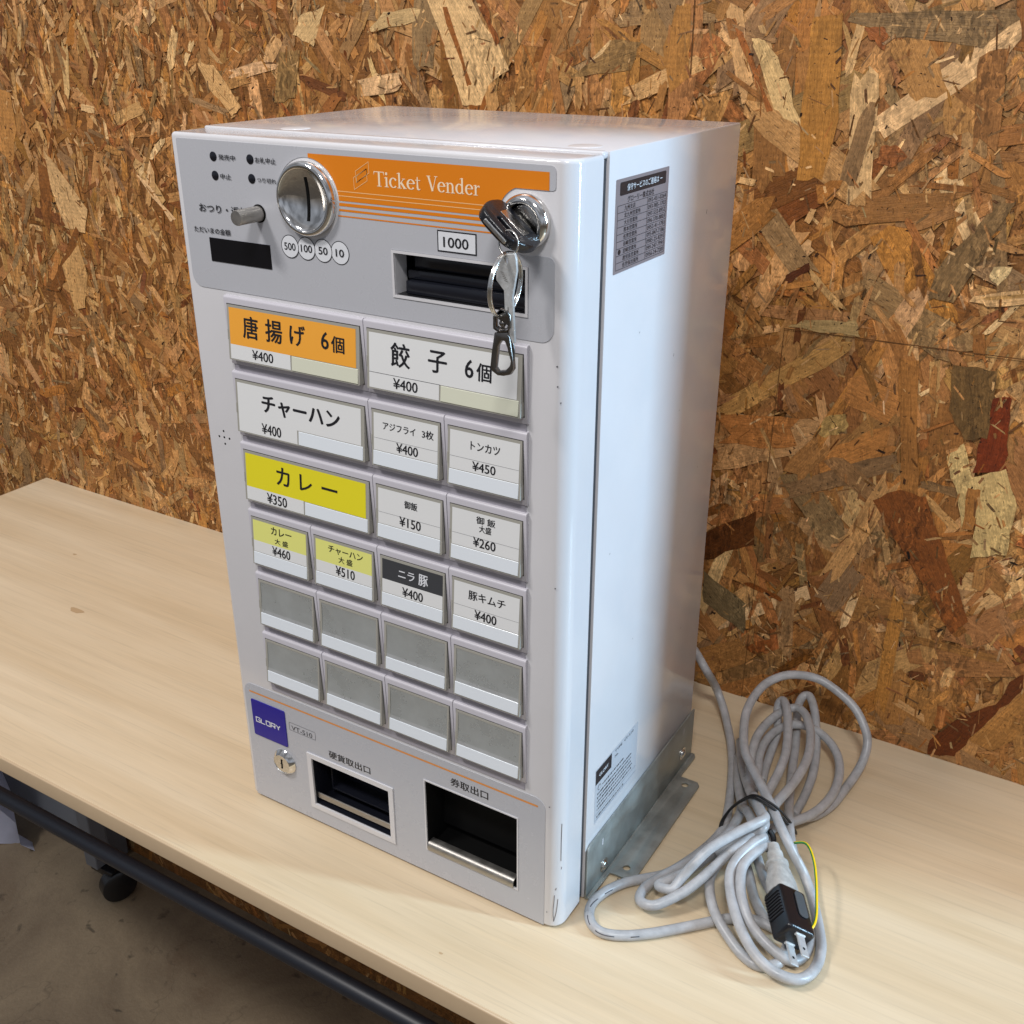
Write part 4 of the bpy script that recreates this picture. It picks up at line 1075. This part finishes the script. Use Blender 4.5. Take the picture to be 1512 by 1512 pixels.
# ---- lower panel with its stripe, plate and outlets
lower_outline = rrect(.0040, .2918, .0030, .1195, .0090, 8, (0, 0, 1, 1))
lower = obj('lower_panel', plate([lower_outline, rrect(.0672, .1564, .0164, .0702, .0006, 2), rrect(.1860, .2697, .0250, .0944, .0006, 2)], .0005, 0, .0004), M['panel'], VM)
bm = bmesh.new(); quad(bm, [(.0094, Yp, .1109), (.2859, Yp, .1113), (.2859, Yp, .1129), (.0094, Yp, .1124)])
obj('orange_stripe', bm, M['stripe'], lower)
bm = bmesh.new()
write(bm, '硬貨取出口', 2, .0917, .1340, .0765, .0838, pf)
write(bm, '券取出口', 2, .2109, .2442, .0992, .1068, pf)
obj('lettering', bm, M['ink'], lower)
bm = bmesh.new()
ribbon(bm, rrect(.0511, .0788, .0881, .0957, .0008, 3), .0003, pf, 0, closed=True)
write(bm, 'VT-S10', 1, .0533, .0755, .0888, .0932, pf)
obj('type_plate', bm, M['grey_ink'], lower)
bp_ = obj('maker_plate', plate([rrect(.0104, .0474, .0689, .1045, .0012, 4)], .0009, .0002, .0012), M['blue'], lower)
bm = bmesh.new()
LET = {'G': [[(1, .82), (1, 1), (.0, 1), (0, 0), (1, 0), (1, .5), (.52, .5)]], 'L': [[(0, 1), (0, 0), (1, 0)]], 'O': [[(0, 0), (1, 0), (1, 1), (0, 1), (0, 0)]],
       'R': [[(0, 0), (0, 1), (1, 1), (1, .42), (.1, .42)], [(.55, .42), (1, 0)]], 'Y': [[(0, 1), (.5, .48), (1, 1)], [(.5, .48), (.5, 0)]]}
xx = .0145
for n_, ch in enumerate('GLORY'):
    for m_, pl in enumerate(LET[ch]):
        yy = -.00135 - .00002 * m_
        ribbon(bm, [(xx + .0042 * u, .0834 + .0044 * v) for u, v in pl], .00095, face_front(yy))
    xx += .0056
obj('lettering', bm, M['white_ink'], bp_)
bm = bmesh.new()
lathe(bm, [(.0118, .0004), (.0119, .0012), (.0112, .0022), (.0088, .0048), (.0084, .0050)], 64, 0, center=(.0419, 0, .0522))
lathe(bm, [(.0084, .0050), (.0082, .0046), (0, .0047)], 48, 1, center=(.0419, 0, .0522))
cl = obj('cam_lock', bm, [M['chrome'], M['nickel']], lower, smooth=40)
bm = bmesh.new()
for k, (pl, w) in enumerate((([(.0419, .0475), (.0419, .0568)], .0014), ([(.0408, .0530), (.0428, .0512)], .0012), ([(.0416, .0553), (.0426, .0566)], .0012), ([(.0411, .0488), (.0422, .0480)], .001))):
    ribbon(bm, pl, w, face_front(-.0049 - .00003 * k))
obj('keyhole', bm, M['hole'], cl)

# coin outlet
x0, x1, z0, z1 = OPENINGS['coin']
bm = bmesh.new()
sleeve(bm, x0, x1, z0, z1, -.0016, .0002, .0044, 0)
co = obj('coin_outlet', bm, M['paint'], VM)
bm = bmesh.new()
box(bm, x0 + .0001, x1 - .0001, .0270, .0288, z0, z1)
for a in ((x0, x0 + .0006, z0, z1), (x1 - .0006, x1, z0, z1), (x0, x1, z0, z0 + .0006), (x0, x1, z1 - .0006, z1)): box(bm, a[0], a[1], .0003, .0272, a[2], a[3])
box(bm, x0 + .008, x0 + .0095, .012, .0268, z0 + .012, z1 - .0007)
box(bm, x0 + .008, x1 - .0007, .012, .0268, z0 + .0105, z0 + .012)
obj('chute', bm, M['lamp_black'], co)
bm = bmesh.new()
box(bm, x0 + .0008, x1 - .0008, .0020, .0034, z0 + .0045, z0 + .0100, bevel=.0004)
obj('lip', bm, M['steel'], co)

# ticket outlet
x0, x1, z0, z1 = OPENINGS['ticket']
bm = bmesh.new()
sleeve(bm, x0 + .0002, x1 - .0002, z0 + .0002, z1 - .0002, -.0010, .0003, .0011, 0)
to = obj('ticket_outlet', bm, M['paint'], VM)
bm = bmesh.new()
box(bm, x0 + .0001, x1 - .0001, .0270, .0288, z0, z1)
for a in ((x0, x0 + .0006, z0, z1), (x1 - .0006, x1, z0, z1), (x0, x1, z0, z0 + .0006), (x0, x1, z1 - .0006, z1)): box(bm, a[0], a[1], .0005, .0272, a[2], a[3])
hexa(bm, [(x0 + .0007, .022, z0 + .01), (x1 - .0007, .022, z0 + .01), (x1 - .0007, .0265, z1 - .001), (x0 + .0007, .0265, z1 - .001)],
     [(x0 + .0007, .0268, z0 + .01), (x1 - .0007, .0268, z0 + .01), (x1 - .0007, .0269, z1 - .001), (x0 + .0007, .0269, z1 - .001)])
obj('chute', bm, M['hole'], to)
bm = bmesh.new()
pr = [(.006, z0 + .0062), (.002, z0 + .0066), (.0000, z0 + .0062), (-.0008, z0 + .0050), (-.0012, z0 + .0030), (-.0010, z0 + .0005)]
for (ya, za), (yb, zb_) in zip(pr, pr[1:]):
    f = quad(bm, [(x0 + .0012, ya, za), (x1 - .0030, ya, za), (x1 - .0030, yb, zb_), (x0 + .0012, yb, zb_)]); f.smooth = True
bmesh.ops.remove_doubles(bm, verts=bm.verts[:], dist=1e-6)
bmesh.ops.solidify(bm, geom=bm.faces[:], thickness=.0008)
obj('lip', bm, M['steel'], to, smooth=50)

# speaker holes
bm = bmesh.new()
for x, z in ((.0162, .3417), (.0111, .3367), (.0162, .3368), (.0214, .3367), (.0163, .3317)):
    poly(bm, circle(x, z, .00085, 12), face_front(-.00012))
obj('speaker_hole', bm, M['hole'], VM)

# ---- menu buttons
bm = bmesh.new(); box(bm, .0362, .2750, -.0008, 0, .1225, .4440)
obj('button_backing', bm, M['bezel_dark'], VM)
CX = [.0346, .0958, .1562, .2166, .2769]
RZ = [.4452 - .0535 * i for i in range(6)]
PANE = bpy.data.materials.new('clear_pane'); PANE.use_nodes = True
nt = PANE.node_tree; nt.nodes.clear()
po = nt.nodes.new('ShaderNodeOutputMaterial'); pm = nt.nodes.new('ShaderNodeMixShader'); pt = nt.nodes.new('ShaderNodeBsdfTransparent'); pg = nt.nodes.new('ShaderNodeBsdfGlossy')
pt.inputs[0].default_value = (.93, .94, .93, 1); pg.inputs['Roughness'].default_value = .08
pm.inputs[0].default_value = .07; nt.links.new(pt.outputs[0], pm.inputs[1]); nt.links.new(pg.outputs[0], pm.inputs[2]); nt.links.new(pm.outputs[0], po.inputs[0])
M['pane'] = PANE


def menu_button(row, c0, c1, style, key=None, label=None):
    a0, a1 = CX[c0] + .0003, CX[c1] - .0003
    zt = RZ[row]; zb = zt - .0484
    wide = c1 - c0 == 2
    bm = bmesh.new()
    # bezel: leans forward towards its top edge
    prof = [(0, zb), (-.0014, zb), (-.0016, zb + .0004), (-.0030, zt - .0016), (-.0027, zt - .0006), (-.0018, zt), (0, zt)]
    L_ = [bm.verts.new((a0, y, z)) for y, z in prof]; R_ = [bm.verts.new((a1, y, z)) for y, z in prof]
    for i in range(len(prof) - 1):
        bm.faces.new([L_[i], R_[i], R_[i + 1], L_[i + 1]])
    bm.faces.new(L_[::-1]); bm.faces.new(R_)
    x0, x1, z1, z0 = CX[c0] + .0032, CX[c1] - .0030, zt - .0056, zt - .0438
    yz = lambda z, out=0.0: -(.0034 + (.0062 - .0034) * (z1 - z) / (z1 - z0)) - out
    by = lambda z, out=0.0: -(.0016 + (.0030 - .0016) * (z - zb) / (zt - zb)) - out
    pl = lambda out: (lambda x, z: (x, yz(z, out), z))
    g = .0006
    quad(bm, [(x0 - g, by(z0 - g, .0001), z0 - g), (x1 + g, by(z0 - g, .0001), z0 - g), (x1 + g, by(z1 + g, .0001), z1 + g), (x0 - g, by(z1 + g, .0001), z1 + g)], 1)
    root = obj('menu_button', bm, [M['bezel'], M['gap']], VM, smooth=50)
    if label: root['label'] = label
    # clear cover
    bm = bmesh.new()
    bl, br, bt, bb = .0018, .0013, .0017, .0010
    zs = z0 + .0106
    xm = x0 + (x1 - x0) * .495
    def border(xa, xb, za, zc):
        hexa(bm, [(xa, yz(za), za), (xb, yz(za), za), (xb, yz(zc), zc), (xa, yz(zc), zc)],
             [(xa, -.0012, za), (xb, -.0012, za), (xb, -.0012, zc), (xa, -.0012, zc)])
    if style == 'blank':
        border(x0, x0 + bl, z0, z1); border(x1 - br, x1, z0, z1); border(x0 + bl, x1 - br, z1 - bt, z1); border(x0 + bl, x1 - br, z0, zs)
    else:
        border(x0, x1, z0, z1)
    cv = obj('cover', bm, M['cover'], root)
    if style == 'blank':
        bm = bmesh.new()
        # backing given an invented curve so it shades from dark to light downwards
        cur = [(-.0033 - .0021 * (k / 7) ** 1.8, z1 - bt + (zs - z1 + bt) * k / 7) for k in range(8)]
        ra = [bm.verts.new((x0 + bl, y, z)) for y, z in cur]; rb_ = [bm.verts.new((x1 - br, y, z)) for y, z in cur]
        for k in range(7): bm.faces.new([ra[k + 1], rb_[k + 1], rb_[k], ra[k]])
        obj('backing', bm, M['blank'], root, smooth=60)
        bm = bmesh.new(); quad(bm, [pl(-.0002)(x0 + bl, zs), pl(-.0002)(x1 - br, zs), pl(-.0002)(x1 - br, z1 - bt), pl(-.0002)(x0 + bl, z1 - bt)])
        obj('pane', bm, M['pane'], root)
    else:
        bm = bmesh.new()
        cl_, cr_, ct_ = x0 + bl, x1 - br - (.0014 if wide else 0), z1 - bt
        zc = zs + .0005
        main, split = {'karaage': ('card_orange', .5), 'curry': ('card_yellow', .5), 'curry_l': ('card_pale', 8), 'chahan_l': ('card_pale', 8), 'nira': ('card_dark', 8)}.get(key, ('card', None))
        P = pl(.00015)
        if wide:
            zsp = zc if split else None
            quad(bm, [P(cl_, zc), P(cr_, zc), P(cr_, ct_), P(cl_, ct_)], 0)
            quad(bm, [P(cl_, z0 + bb), P(xm - .0006, z0 + bb), P(xm - .0006, zc), P(cl_, zc)], 1)
        else:
            zsp = zc + .0242 * (.42 if key == 'nira' else .37) if split else zc
            quad(bm, [P(cl_, zsp), P(cr_, zsp), P(cr_, ct_), P(cl_, ct_)], 0)
            if split: quad(bm, [P(cl_, zc), P(cr_, zc), P(cr_, zsp), P(cl_, zsp)], 1)
        if key in ('gyoza', 'aji', 'tonkatsu', 'rice', 'rice_l', 'kimchi'):
            zl = zc if key == 'gyoza' else zc + .0084
            ribbon(bm, [(cl_, zl), (cr_ if key != 'gyoza' else xm, zl)], .00028 if key == 'gyoza' else .00015, pl(.00025), 2)
        obj('label_card', bm, [M[main], M['card'], M['grey_ink']], root)
        bm = bmesh.new()
        for i, (s, b_, tx0, tx1, tz0, tz1) in enumerate(LABEL_TEXT[key]):
            write(bm, s, b_, tx0, tx1, tz0, tz1, pl(.0003), 1 if key == 'nira' and s != '¥400' else 0)
        obj('lettering', bm, [M['ink'], M['white_ink']], root)
    # raised light strip at the bottom
    bm = bmesh.new()
    sx0, sx1 = (xm + .0006 if wide else x0 + .0013), x1 - .0012
    b2 = bmesh.new()
    hexa(b2, [pl(.0006)(sx0, z0 + bb), pl(.0006)(sx1, z0 + bb), pl(.0003)(sx1, zs), pl(.0003)(sx0, zs)],
         [pl(-.0008)(sx0, z0 + bb), pl(-.0008)(sx1, z0 + bb), pl(-.0008)(sx1, zs), pl(-.0008)(sx0, zs)])
    bmesh.ops.bevel(b2, geom=b2.edges[:], offset=.0002, segments=1, affect='EDGES')
    merge(bm, b2)
    obj('light_strip', bm, M['strip_old' if key in ('karaage', 'gyoza') else 'strip'], root)
    # side lug of the cover at the right
    bm = bmesh.new()
    hexa(bm, [(x1 - .0008, yz(z0 + .0005, .0003), z0 + .0005), (x1 + .0002, yz(z0 + .0005, .0003), z0 + .0005), (x1 + .0002, yz(zs, .0002), zs - .0015), (x1 - .0008, yz(zs, .0002), zs - .0015)],
         [(x1 - .0008, -.0014, z0 + .0005), (x1 + .0002, -.0014, z0 + .0005), (x1 + .0002, -.0014, zs - .0015), (x1 - .0008, -.0014, zs - .0015)])
    obj('clip_lug', bm, M['cover'], root)
    bm = bmesh.new()
    hexa(bm, [(x0 - .0003, yz(z0 + .014, .0002), z0 + .014), (x0 + .0006, yz(z0 + .014, .0002), z0 + .014), (x0 + .0006, yz(z0 + .021, .0002), z0 + .021), (x0 - .0003, yz(z0 + .021, .0002), z0 + .021)],
         [(x0 - .0003, -.0014, z0 + .014), (x0 + .0006, -.0014, z0 + .014), (x0 + .0006, -.0014, z0 + .021), (x0 - .0003, -.0014, z0 + .021)])
    obj('clip_lug', bm, M['cover'], root)


for args in ((0, 0, 2, 'card', 'karaage', 'wide button with an orange card'), (0, 2, 4, 'card', 'gyoza', 'wide button with a white card at the right'),
             (1, 0, 2, 'card', 'chahan', 'wide button with heavy katakana on white'), (1, 2, 3, 'card', 'aji'), (1, 3, 4, 'card', 'tonkatsu'),
             (2, 0, 2, 'card', 'curry', 'wide button with a bright yellow card'), (2, 2, 3, 'card', 'rice'), (2, 3, 4, 'card', 'rice_l'),
             (3, 0, 1, 'card', 'curry_l'), (3, 1, 2, 'card', 'chahan_l'), (3, 2, 3, 'card', 'nira', 'button with a charcoal card and white letters'), (3, 3, 4, 'card', 'kimchi')):
    menu_button(*args)
for row in (4, 5):
    for c in range(4): menu_button(row, c, c + 1, 'blank')

# ---- stickers on the right side
def side(out): return lambda y, z: (MW + out, y, z)
bm = bmesh.new(); poly(bm, rrect(.0484, .1223, .4795, .5335, .0008, 3), side(.00012))
st = obj('service_sticker', bm, M['sticker'], VM)
bm = bmesh.new()
poly(bm, rrect(.0537, .1178, .5240, .5315, .0012, 4), side(.00022), 0)
write(bm, '保守サービスのご連絡は ー', 0, .063, .112, .5258, .5297, side(.0003), 1, (1, 0, 0))
write(bm, 'グローリー株式会社', 2, .0640, .1010, .5192, .5229, side(.00022), 0, (1, 0, 0))
rows = 9; zt_, zb_ = .5186, .4815; ys = (.0514, .0594, .0920, .1201)
for i in range(rows + 1):
    z = zt_ + (zb_ - zt_) * i / rows
    ribbon(bm, [(ys[0], z), (ys[3], z)], .00028, side(.00022), 0)
for y in (ys[0], ys[2], ys[3]): ribbon(bm, [(y, zb_), (y, zt_)], .00030, side(.00026), 0)
NM = ['九州支店', '北九州営業所', '大分営業所', '熊本営業所', '佐賀営業所', '長崎営業所', '宮崎営業所', '鹿児島営業所', '佐世保出張所']
TL = ['092-451-0264', '093-985-1703', '097-532-8952', '096-370-8003', '0952-41-1781', '095-847-7186', '0985-25-8291', '099-247-7991', '0956-24-7281']
for i in range(rows):
    z = zt_ + (zb_ - zt_) * (i + 1) / rows + .0006
    write(bm, NM[i], 1, .0604, .0604 + .0037 * len(NM[i]), z, z + .0029, side(.00022), 0, (1, 0, 0))
    write(bm, TL[i], 1, .0932, .1190, z + .0002, z + .0028, side(.00022), 0, (1, 0, 0))
zr = zt_ + (zb_ - zt_) * 6.5 / rows
poly(bm, circle(.0556, zr, .0019, 16, .0016), side(.00022), 0)
obj('lettering', bm, [M['ink'], M['white_ink']], st)
bm = bmesh.new(); poly(bm, [(.0525, .0645), (.1249, .0645), (.1244, .1146), (.0519, .1146)], side(.00012))
st = obj('rating_plate', bm, M['sticker_blue'], VM)
bm = bmesh.new()
poly(bm, [(.0525, .1010), (.0784, .1010), (.0784, .1140), (.0525, .1140)], side(.00022), 0)
write(bm, 'GLORY', 2, .058, .073, .1058, .1087, side(.0003), 1, (1, 0, 0))
write(bm, 'TYPE  VT-S10', 1, .0840, .1160, .1105, .1128, side(.00022), 0, (1, 0, 0))
write(bm, 'No.', 1, .0840, .0900, .1060, .1082, side(.00022), 0, (1, 0, 0))
poly(bm, circle(.0590, .0958, .0026, 20), side(.00022), 0); poly(bm, circle(.0590, .0958, .0021, 20), side(.0003), 2)
rr_ = random.Random(4)
for i, z in enumerate((.0950, .0905, .0868, .0831, .0794, .0757, .0690)):   # small print: broken lines of strokes
    y = .0640 if i == 0 else .0560
    while y < (.1000 if i in (0, 6) else .1150):
        w = rr_.uniform(.0008, .0019)
        ribbon(bm, [(y, z), (y + w, z)], rr_.uniform(.0009, .0019), side(.00022), 0)
        y += w + rr_.uniform(.0003, .0012)
for z in (.0722, .0668): ribbon(bm, [(.0535, z), (.1240, z)], .0002, side(.0002), 0)
obj('lettering', bm, [M['ink'], M['white_ink'], M['sticker_blue']], st)

# ---- mounting bracket: an angle of galvanised sheet along the foot of the side
bm = bmesh.new()
b2 = plate([[(.0402, .0012), (.2466, .0012), (.2466, .0525), (.0450, .0510), (.0415, .0490), (.0402, .0465)]], .0015, .0002)
merge(bm, b2, 0, Matrix.Translation((MW + .0017, 0, 0)) @ Matrix.Rotation(math.pi / 2, 4, 'Z'))
fl_out = [(MW + .0016, .0402), (.3096, .0402), (.3100, .0730), (.3125, .0738), (.3265, .0738), (.3300, .0770), (.3300, .2080), (.3270, .2118), (.3110, .2118), (.3105, .2160), (.3112, .2440), (.3090, .2480), (MW + .0016, .2480)]
b2 = plate([fl_out, circle(.3190, .0850, .0030, 20), circle(.3187, .2030, .0030, 20)], .0015, .0002)
for v in b2.verts: v.co = Vector((v.co.x, v.co.z, .0018 + v.co.y))
merge(bm, b2, 0)
tube(bm, [(MW + .0024, .0405, .0024), (MW + .0024, .2475, .0024)], .0012, 10)
br = obj('mounting_bracket', bm, M['zinc'], VM, smooth=35)
for y, z in ((.0695, .0125), (.2236, .0185)):
    bm = bmesh.new(); b2 = bmesh.new(); lathe(b2, [(.0042, 0), (.0041, .0010), (.0030, .0022), (0, .0026)], 28); lathe(b2, [(.0060, -.0003), (.0060, .0005), (.004, .0006)], 28)
    merge(bm, b2, 0, Matrix.Translation((MW + .0017, y, z)) @ Matrix.Rotation(math.pi / 2, 4, 'Z'))
    obj('bolt', bm, M['nickel'], br, smooth=45)
bm = bmesh.new()
for y, z in ((.0655, .0390), (.2230, .0430)): ribbon(bm, [(y, z - .0032), (y, z + .0032)], .0018, side(.00195))
obj('slotted_hole', bm, M['paint'], br)
bm = bmesh.new()
for k in range(26):
    y = .06 + .15 * random.random(); x = .3085 + .018 * random.random()
    r_ = random.uniform(.0003, .0010)
    f = bm.faces.new([bm.verts.new((a_, b_, .00278)) for a_, b_ in circle(x, y, r_, 8, r_ * 1.4)])
obj('rust_spot', bm, mat('rust_spot', (.07, .05, .04), .8), br)

# ------------------------------------------------------------------ keys hanging from the lock
KB = thing('key_bunch', 'keys hanging from the lock, one black key, a steel ring and a snap hook', 'keys', (LK[0], -.02, .49))
ed_ = Vector((.77, 0, -.64)).normalized(); en_ = Vector((.64, 0, .77)).normalized(); eo = Vector((0, -1, 0))
kc = Vector((LK[0], 0, LK[1]))


def key_space(bm):
    """plate built as (s across the bow, t out of the lock) in x/z, thickness along y"""
    for v in bm.verts: v.co = kc + ed_ * v.co.x + eo * v.co.z + en_ * (-v.co.y)
    return under(bm, KB)


bow = [(-.0125, .0075), (.0125, .0075), (.0165, .0110), (.0175, .0165), (.0160, .0235), (.0115, .0300), (.0060, .0330), (-.0080, .0330), (-.0140, .0300), (-.0172, .0225), (-.0172, .0150), (-.0160, .0105)]
bow = [tuple(p.xy) for p in spline([(a_, b_, 0) for a_, b_ in bow + bow[:1]], 4)][:-1]
bm = plate([bow, rrect(-.0060, .0085, .0235, .0268, .0012, 4)], .0062, .0012, .0031)
lk_ = obj('inserted_key', key_space(bm), M['black_satin'], KB, smooth=45)
bm = plate([rrect(-.0085, .0095, .0135, .0205, .0005, 2)], .0006, 0, .0036)
obj('name_window', key_space(bm), M['chrome_worn'], lk_)
bm = bmesh.new(); box(bm, -.0085, .0085, -.0012, .0012, .0310, .0341, bevel=.0006)
obj('metal_trim', key_space(bm), M['nickel'], lk_)
bm = bmesh.new(); box(bm, -.0050, .0050, -.0011, .0011, .0030, .0085)
obj('blade', key_space(bm), M['nickel'], lk_)

cr = Vector((.2815, -.0310, .5090))
bm = bmesh.new(); tube(bm, ring_path(cr, (.95, -.25, .0), (.0, .15, 1), .0074, .0066), .00055, 8, closed=True)
obj('thin_ring', under(bm, KB), M['nickel'], KB)
cb = Vector((.2802, -.0320, .4870))
bm = bmesh.new()
for d in (-.0006, .0006): tube(bm, ring_path(cb + Vector((d, 0, 0)), (-.05, .9986, 0), (.06, 0, 1), .0172, .0172, 64), .0008, 10, closed=True)
obj('split_ring', under(bm, KB), M['nickel'], KB)
bm = plate([KEY_OUTLINE, KEY_HOLE], .0020, .0002, .0350)
fk = obj('flat_key', under(bm, KB), M['key'], KB)
bm = bmesh.new()
kx = [p[0] for p in KEY_OUTLINE]; kz = [p[1] for p in KEY_OUTLINE]
for k in range(5):
    z = .4985 - .0011 * k; ribbon(bm, [(.2790 + .0006 * k, z - .004), (.2812 + .0006 * k, z - .0046)], .00035, face_front(-.03512))
ribbon(bm, [(.2836, .4760), (.2850, .4480)], .0006, face_front(-.03512))
obj('groove', under(bm, KB), M['steel'], fk)
sh = plate([CLIP_OUTLINE, CLIP_HOLE], .0032, .0006, .0360)
hk = obj('snap_hook', under(sh, KB), M['gunmetal'], KB, smooth=40)
bm = plate([SWIVEL_OUTLINE, SWIVEL_HOLE], .0030, .0006, .0360)
obj('swivel', under(bm, KB), M['gunmetal'], hk, smooth=40)
bm = bmesh.new()
bx, bz = BALL_AT[0]
bmesh.ops.create_uvsphere(bm, u_segments=20, v_segments=12, radius=.0021, matrix=Matrix.Translation((bx, -.0345, bz + .0004)))
box(bm, bx - .0008, bx + .0008, -.0353, -.0337, bz - .0060, bz)
obj('swivel_pin', under(bm, KB), M['gunmetal'], hk, smooth=60)
bm = bmesh.new()
for d in (-.0006, .0006): tube(bm, spline([(x + d, -.0345, z) for x, z in GATE_PATH], 6), .0006, 8)
obj('gate', under(bm, KB), M['gunmetal'], hk)

# ------------------------------------------------------------------ mains lead, coiled beside the machine
PC = thing('power_cord', 'coiled grey mains lead with a black plug, bound by a black cord beside the machine', 'power cord', (.40, .16, 0))
RC = .0039
for run in CORD_RUNS:
    bm = bmesh.new()
    tube(bm, spline(run, 6), RC, 16)
    obj('cord', under(bm, PC), M['cord'], PC)
bm = bmesh.new()
tie = [Vector(p) for p in TIE_PATH]
tube(bm, spline([p + Vector((0, -.001, .001)) for p in tie], 6), .0011, 8)
tube(bm, spline([p + Vector((.001, .0012, .0022)) for p in tie], 6), .0010, 8)
tube(bm, spline([(.4060, .1480, .044), (.4075, .1440, .042), (.4110, .1400, .036), (.4100, .1370, .030), (.4150, .1380, .026), (.4170, .1420, .034), (.4120, .1440, .040)], 6), .0022, 8)
obj('tie', under(bm, PC), M['tie'], PC)
bm = bmesh.new()
tube(bm, spline(GROUND_PATH, 8), .00105, 12, stripe=(2, 5, 1))
obj('ground_wire', under(bm, PC), [M['wire_yellow'], M['wire_green']], PC)

pa, pb = Vector(PLUG_PTS[3]), Vector(PLUG_PTS[4])
ax = (pb - pa).normalized()
sx_ = ax.cross(Vector((0, 0, 1))).normalized()        # towards the lower left of the photograph's plug
up_ = sx_.cross(ax).normalized()
rl = math.radians(32)
sx_, up_ = sx_ * math.cos(rl) + up_ * math.sin(rl), up_ * math.cos(rl) - sx_ * math.sin(rl)
pmx = Matrix(((sx_.x, ax.x, up_.x, 0), (sx_.y, ax.y, up_.y, 0), (sx_.z, ax.z, up_.z, 0), (0, 0, 0, 1)))


def plug_space(bm, org):
    bmesh.ops.transform(bm, matrix=Matrix.Translation(org) @ pmx, verts=bm.verts[:])
    return under(bm, PC)


# body: local x across, local y along the plug towards the blades, local z up
org = pa.copy() + up_ * -.003 + sx_ * .002
PL = (pb - pa).length
bm = bmesh.new()
box(bm, -.0125, .0125, .000, PL, -.0120, .0085, bevel=.0035, seg=4)
pl_ = obj('plug', plug_space(bm, org), M['black_satin'], PC, smooth=40)
bm = bmesh.new()
for s in (-1, 1):
    for k in range(8):
        box(bm, s * .0129 - .0008, s * .0129 + .0008, .006 + .0026 * k, .0072 + .0026 * k, -.0095, .0060, bevel=.0003, seg=1)
for k in range(0): box(bm, .0030, .0112, .006 + .0026 * k, .0072 + .0026 * k, .0083, .0092, bevel=.0003, seg=1)
obj('grip_rib', plug_space(bm, org), M['black'], pl_)
bm = bmesh.new()
b2 = plate([rrect(-.0078, .0006, .004, .0265, .0034, 6)], .0008, .0002)
for v in b2.verts: v.co = Vector((v.co.x, v.co.z, .0088 + v.co.y))
merge(bm, b2)
obj('thumb_pad', plug_space(bm, org), M['plug_pad'], pl_)
for z in (.0040, -.0075):
    bm = bmesh.new()
    box(bm, -.0034, .0034, PL - .0005, PL + .0180, z - .0007, z + .0007, bevel=.0003, seg=1)
    box(bm, -.0042, .0042, PL - .0010, PL + .0012, z - .0014, z + .0014, bevel=.0004, seg=1)
    bd = obj('blade', plug_space(bm, org), M['key'], pl_)
    bm = bmesh.new()
    f = bm.faces.new([bm.verts.new((a_, PL + .0118 + b_, z + .00078)) for a_, b_ in circle(0, 0, .0011, 14)])
    obj('blade_hole', plug_space(bm, org), M['hole'], bd)
# grey collar and strain relief behind the body
bm = bmesh.new()
secs = [(.0118, .0092, .0005), (.0116, .0090, -.0100), (.0085, .0078, -.0200), (.0074, .0074, -.0245), (.0088, .0088, -.0252), (.0088, .0088, -.0275), (.0066, .0066, -.0285),
        (.0066, .0066, -.0310), (.0058, .0058, -.0315), (.0058, .0058, -.0345), (.0062, .0062, -.0350), (.0060, .0060, -.0375), (.0050, .0050, -.0380), (.0048, .0048, -.0450)]
rings = []
for rx, rz, y in secs:
    e_ = 2.6 if rx != rz else 2
    rings.append([bm.verts.new((rx * math.copysign(abs(math.cos(t)) ** (2 / e_), math.cos(t)), y, -.0018 * (rx / .0118) + rz * math.copysign(abs(math.sin(t)) ** (2 / e_), math.sin(t)))) for t in np.linspace(0, 2 * math.pi, 33)[:-1]])
for a, b in zip(rings, rings[1:]):
    for i in range(32): bm.faces.new([a[i], a[(i + 1) % 32], b[(i + 1) % 32], b[i]])
bm.faces.new(rings[0]); bm.faces.new(rings[-1][::-1])
obj('strain_relief', plug_space(bm, org), M['collar'], pl_, smooth=40)

# printing along the sheath of the flat loop
main = spline(CORD_RUNS[0], 6)
eye = Vector((.58, -.52, .62))
for a0, n_ in ((101, 4), (107, 6), (116, 5), (123, 7), (133, 3)):
    bm = bmesh.new()
    pts = []
    for p, q_ in zip(main[a0:a0 + n_], main[a0 + 1:a0 + n_ + 1]):
        t = (q_ - p).normalized(); d = (eye - p).normalized() + Vector((0, 0, -.35)); d = (d - t * d.dot(t)).normalized()
        pts.append(p + d * (RC - .0001))
    tube(bm, pts, .00042, 6)
    obj('print_mark', under(bm, PC), M['scuff'], PC)
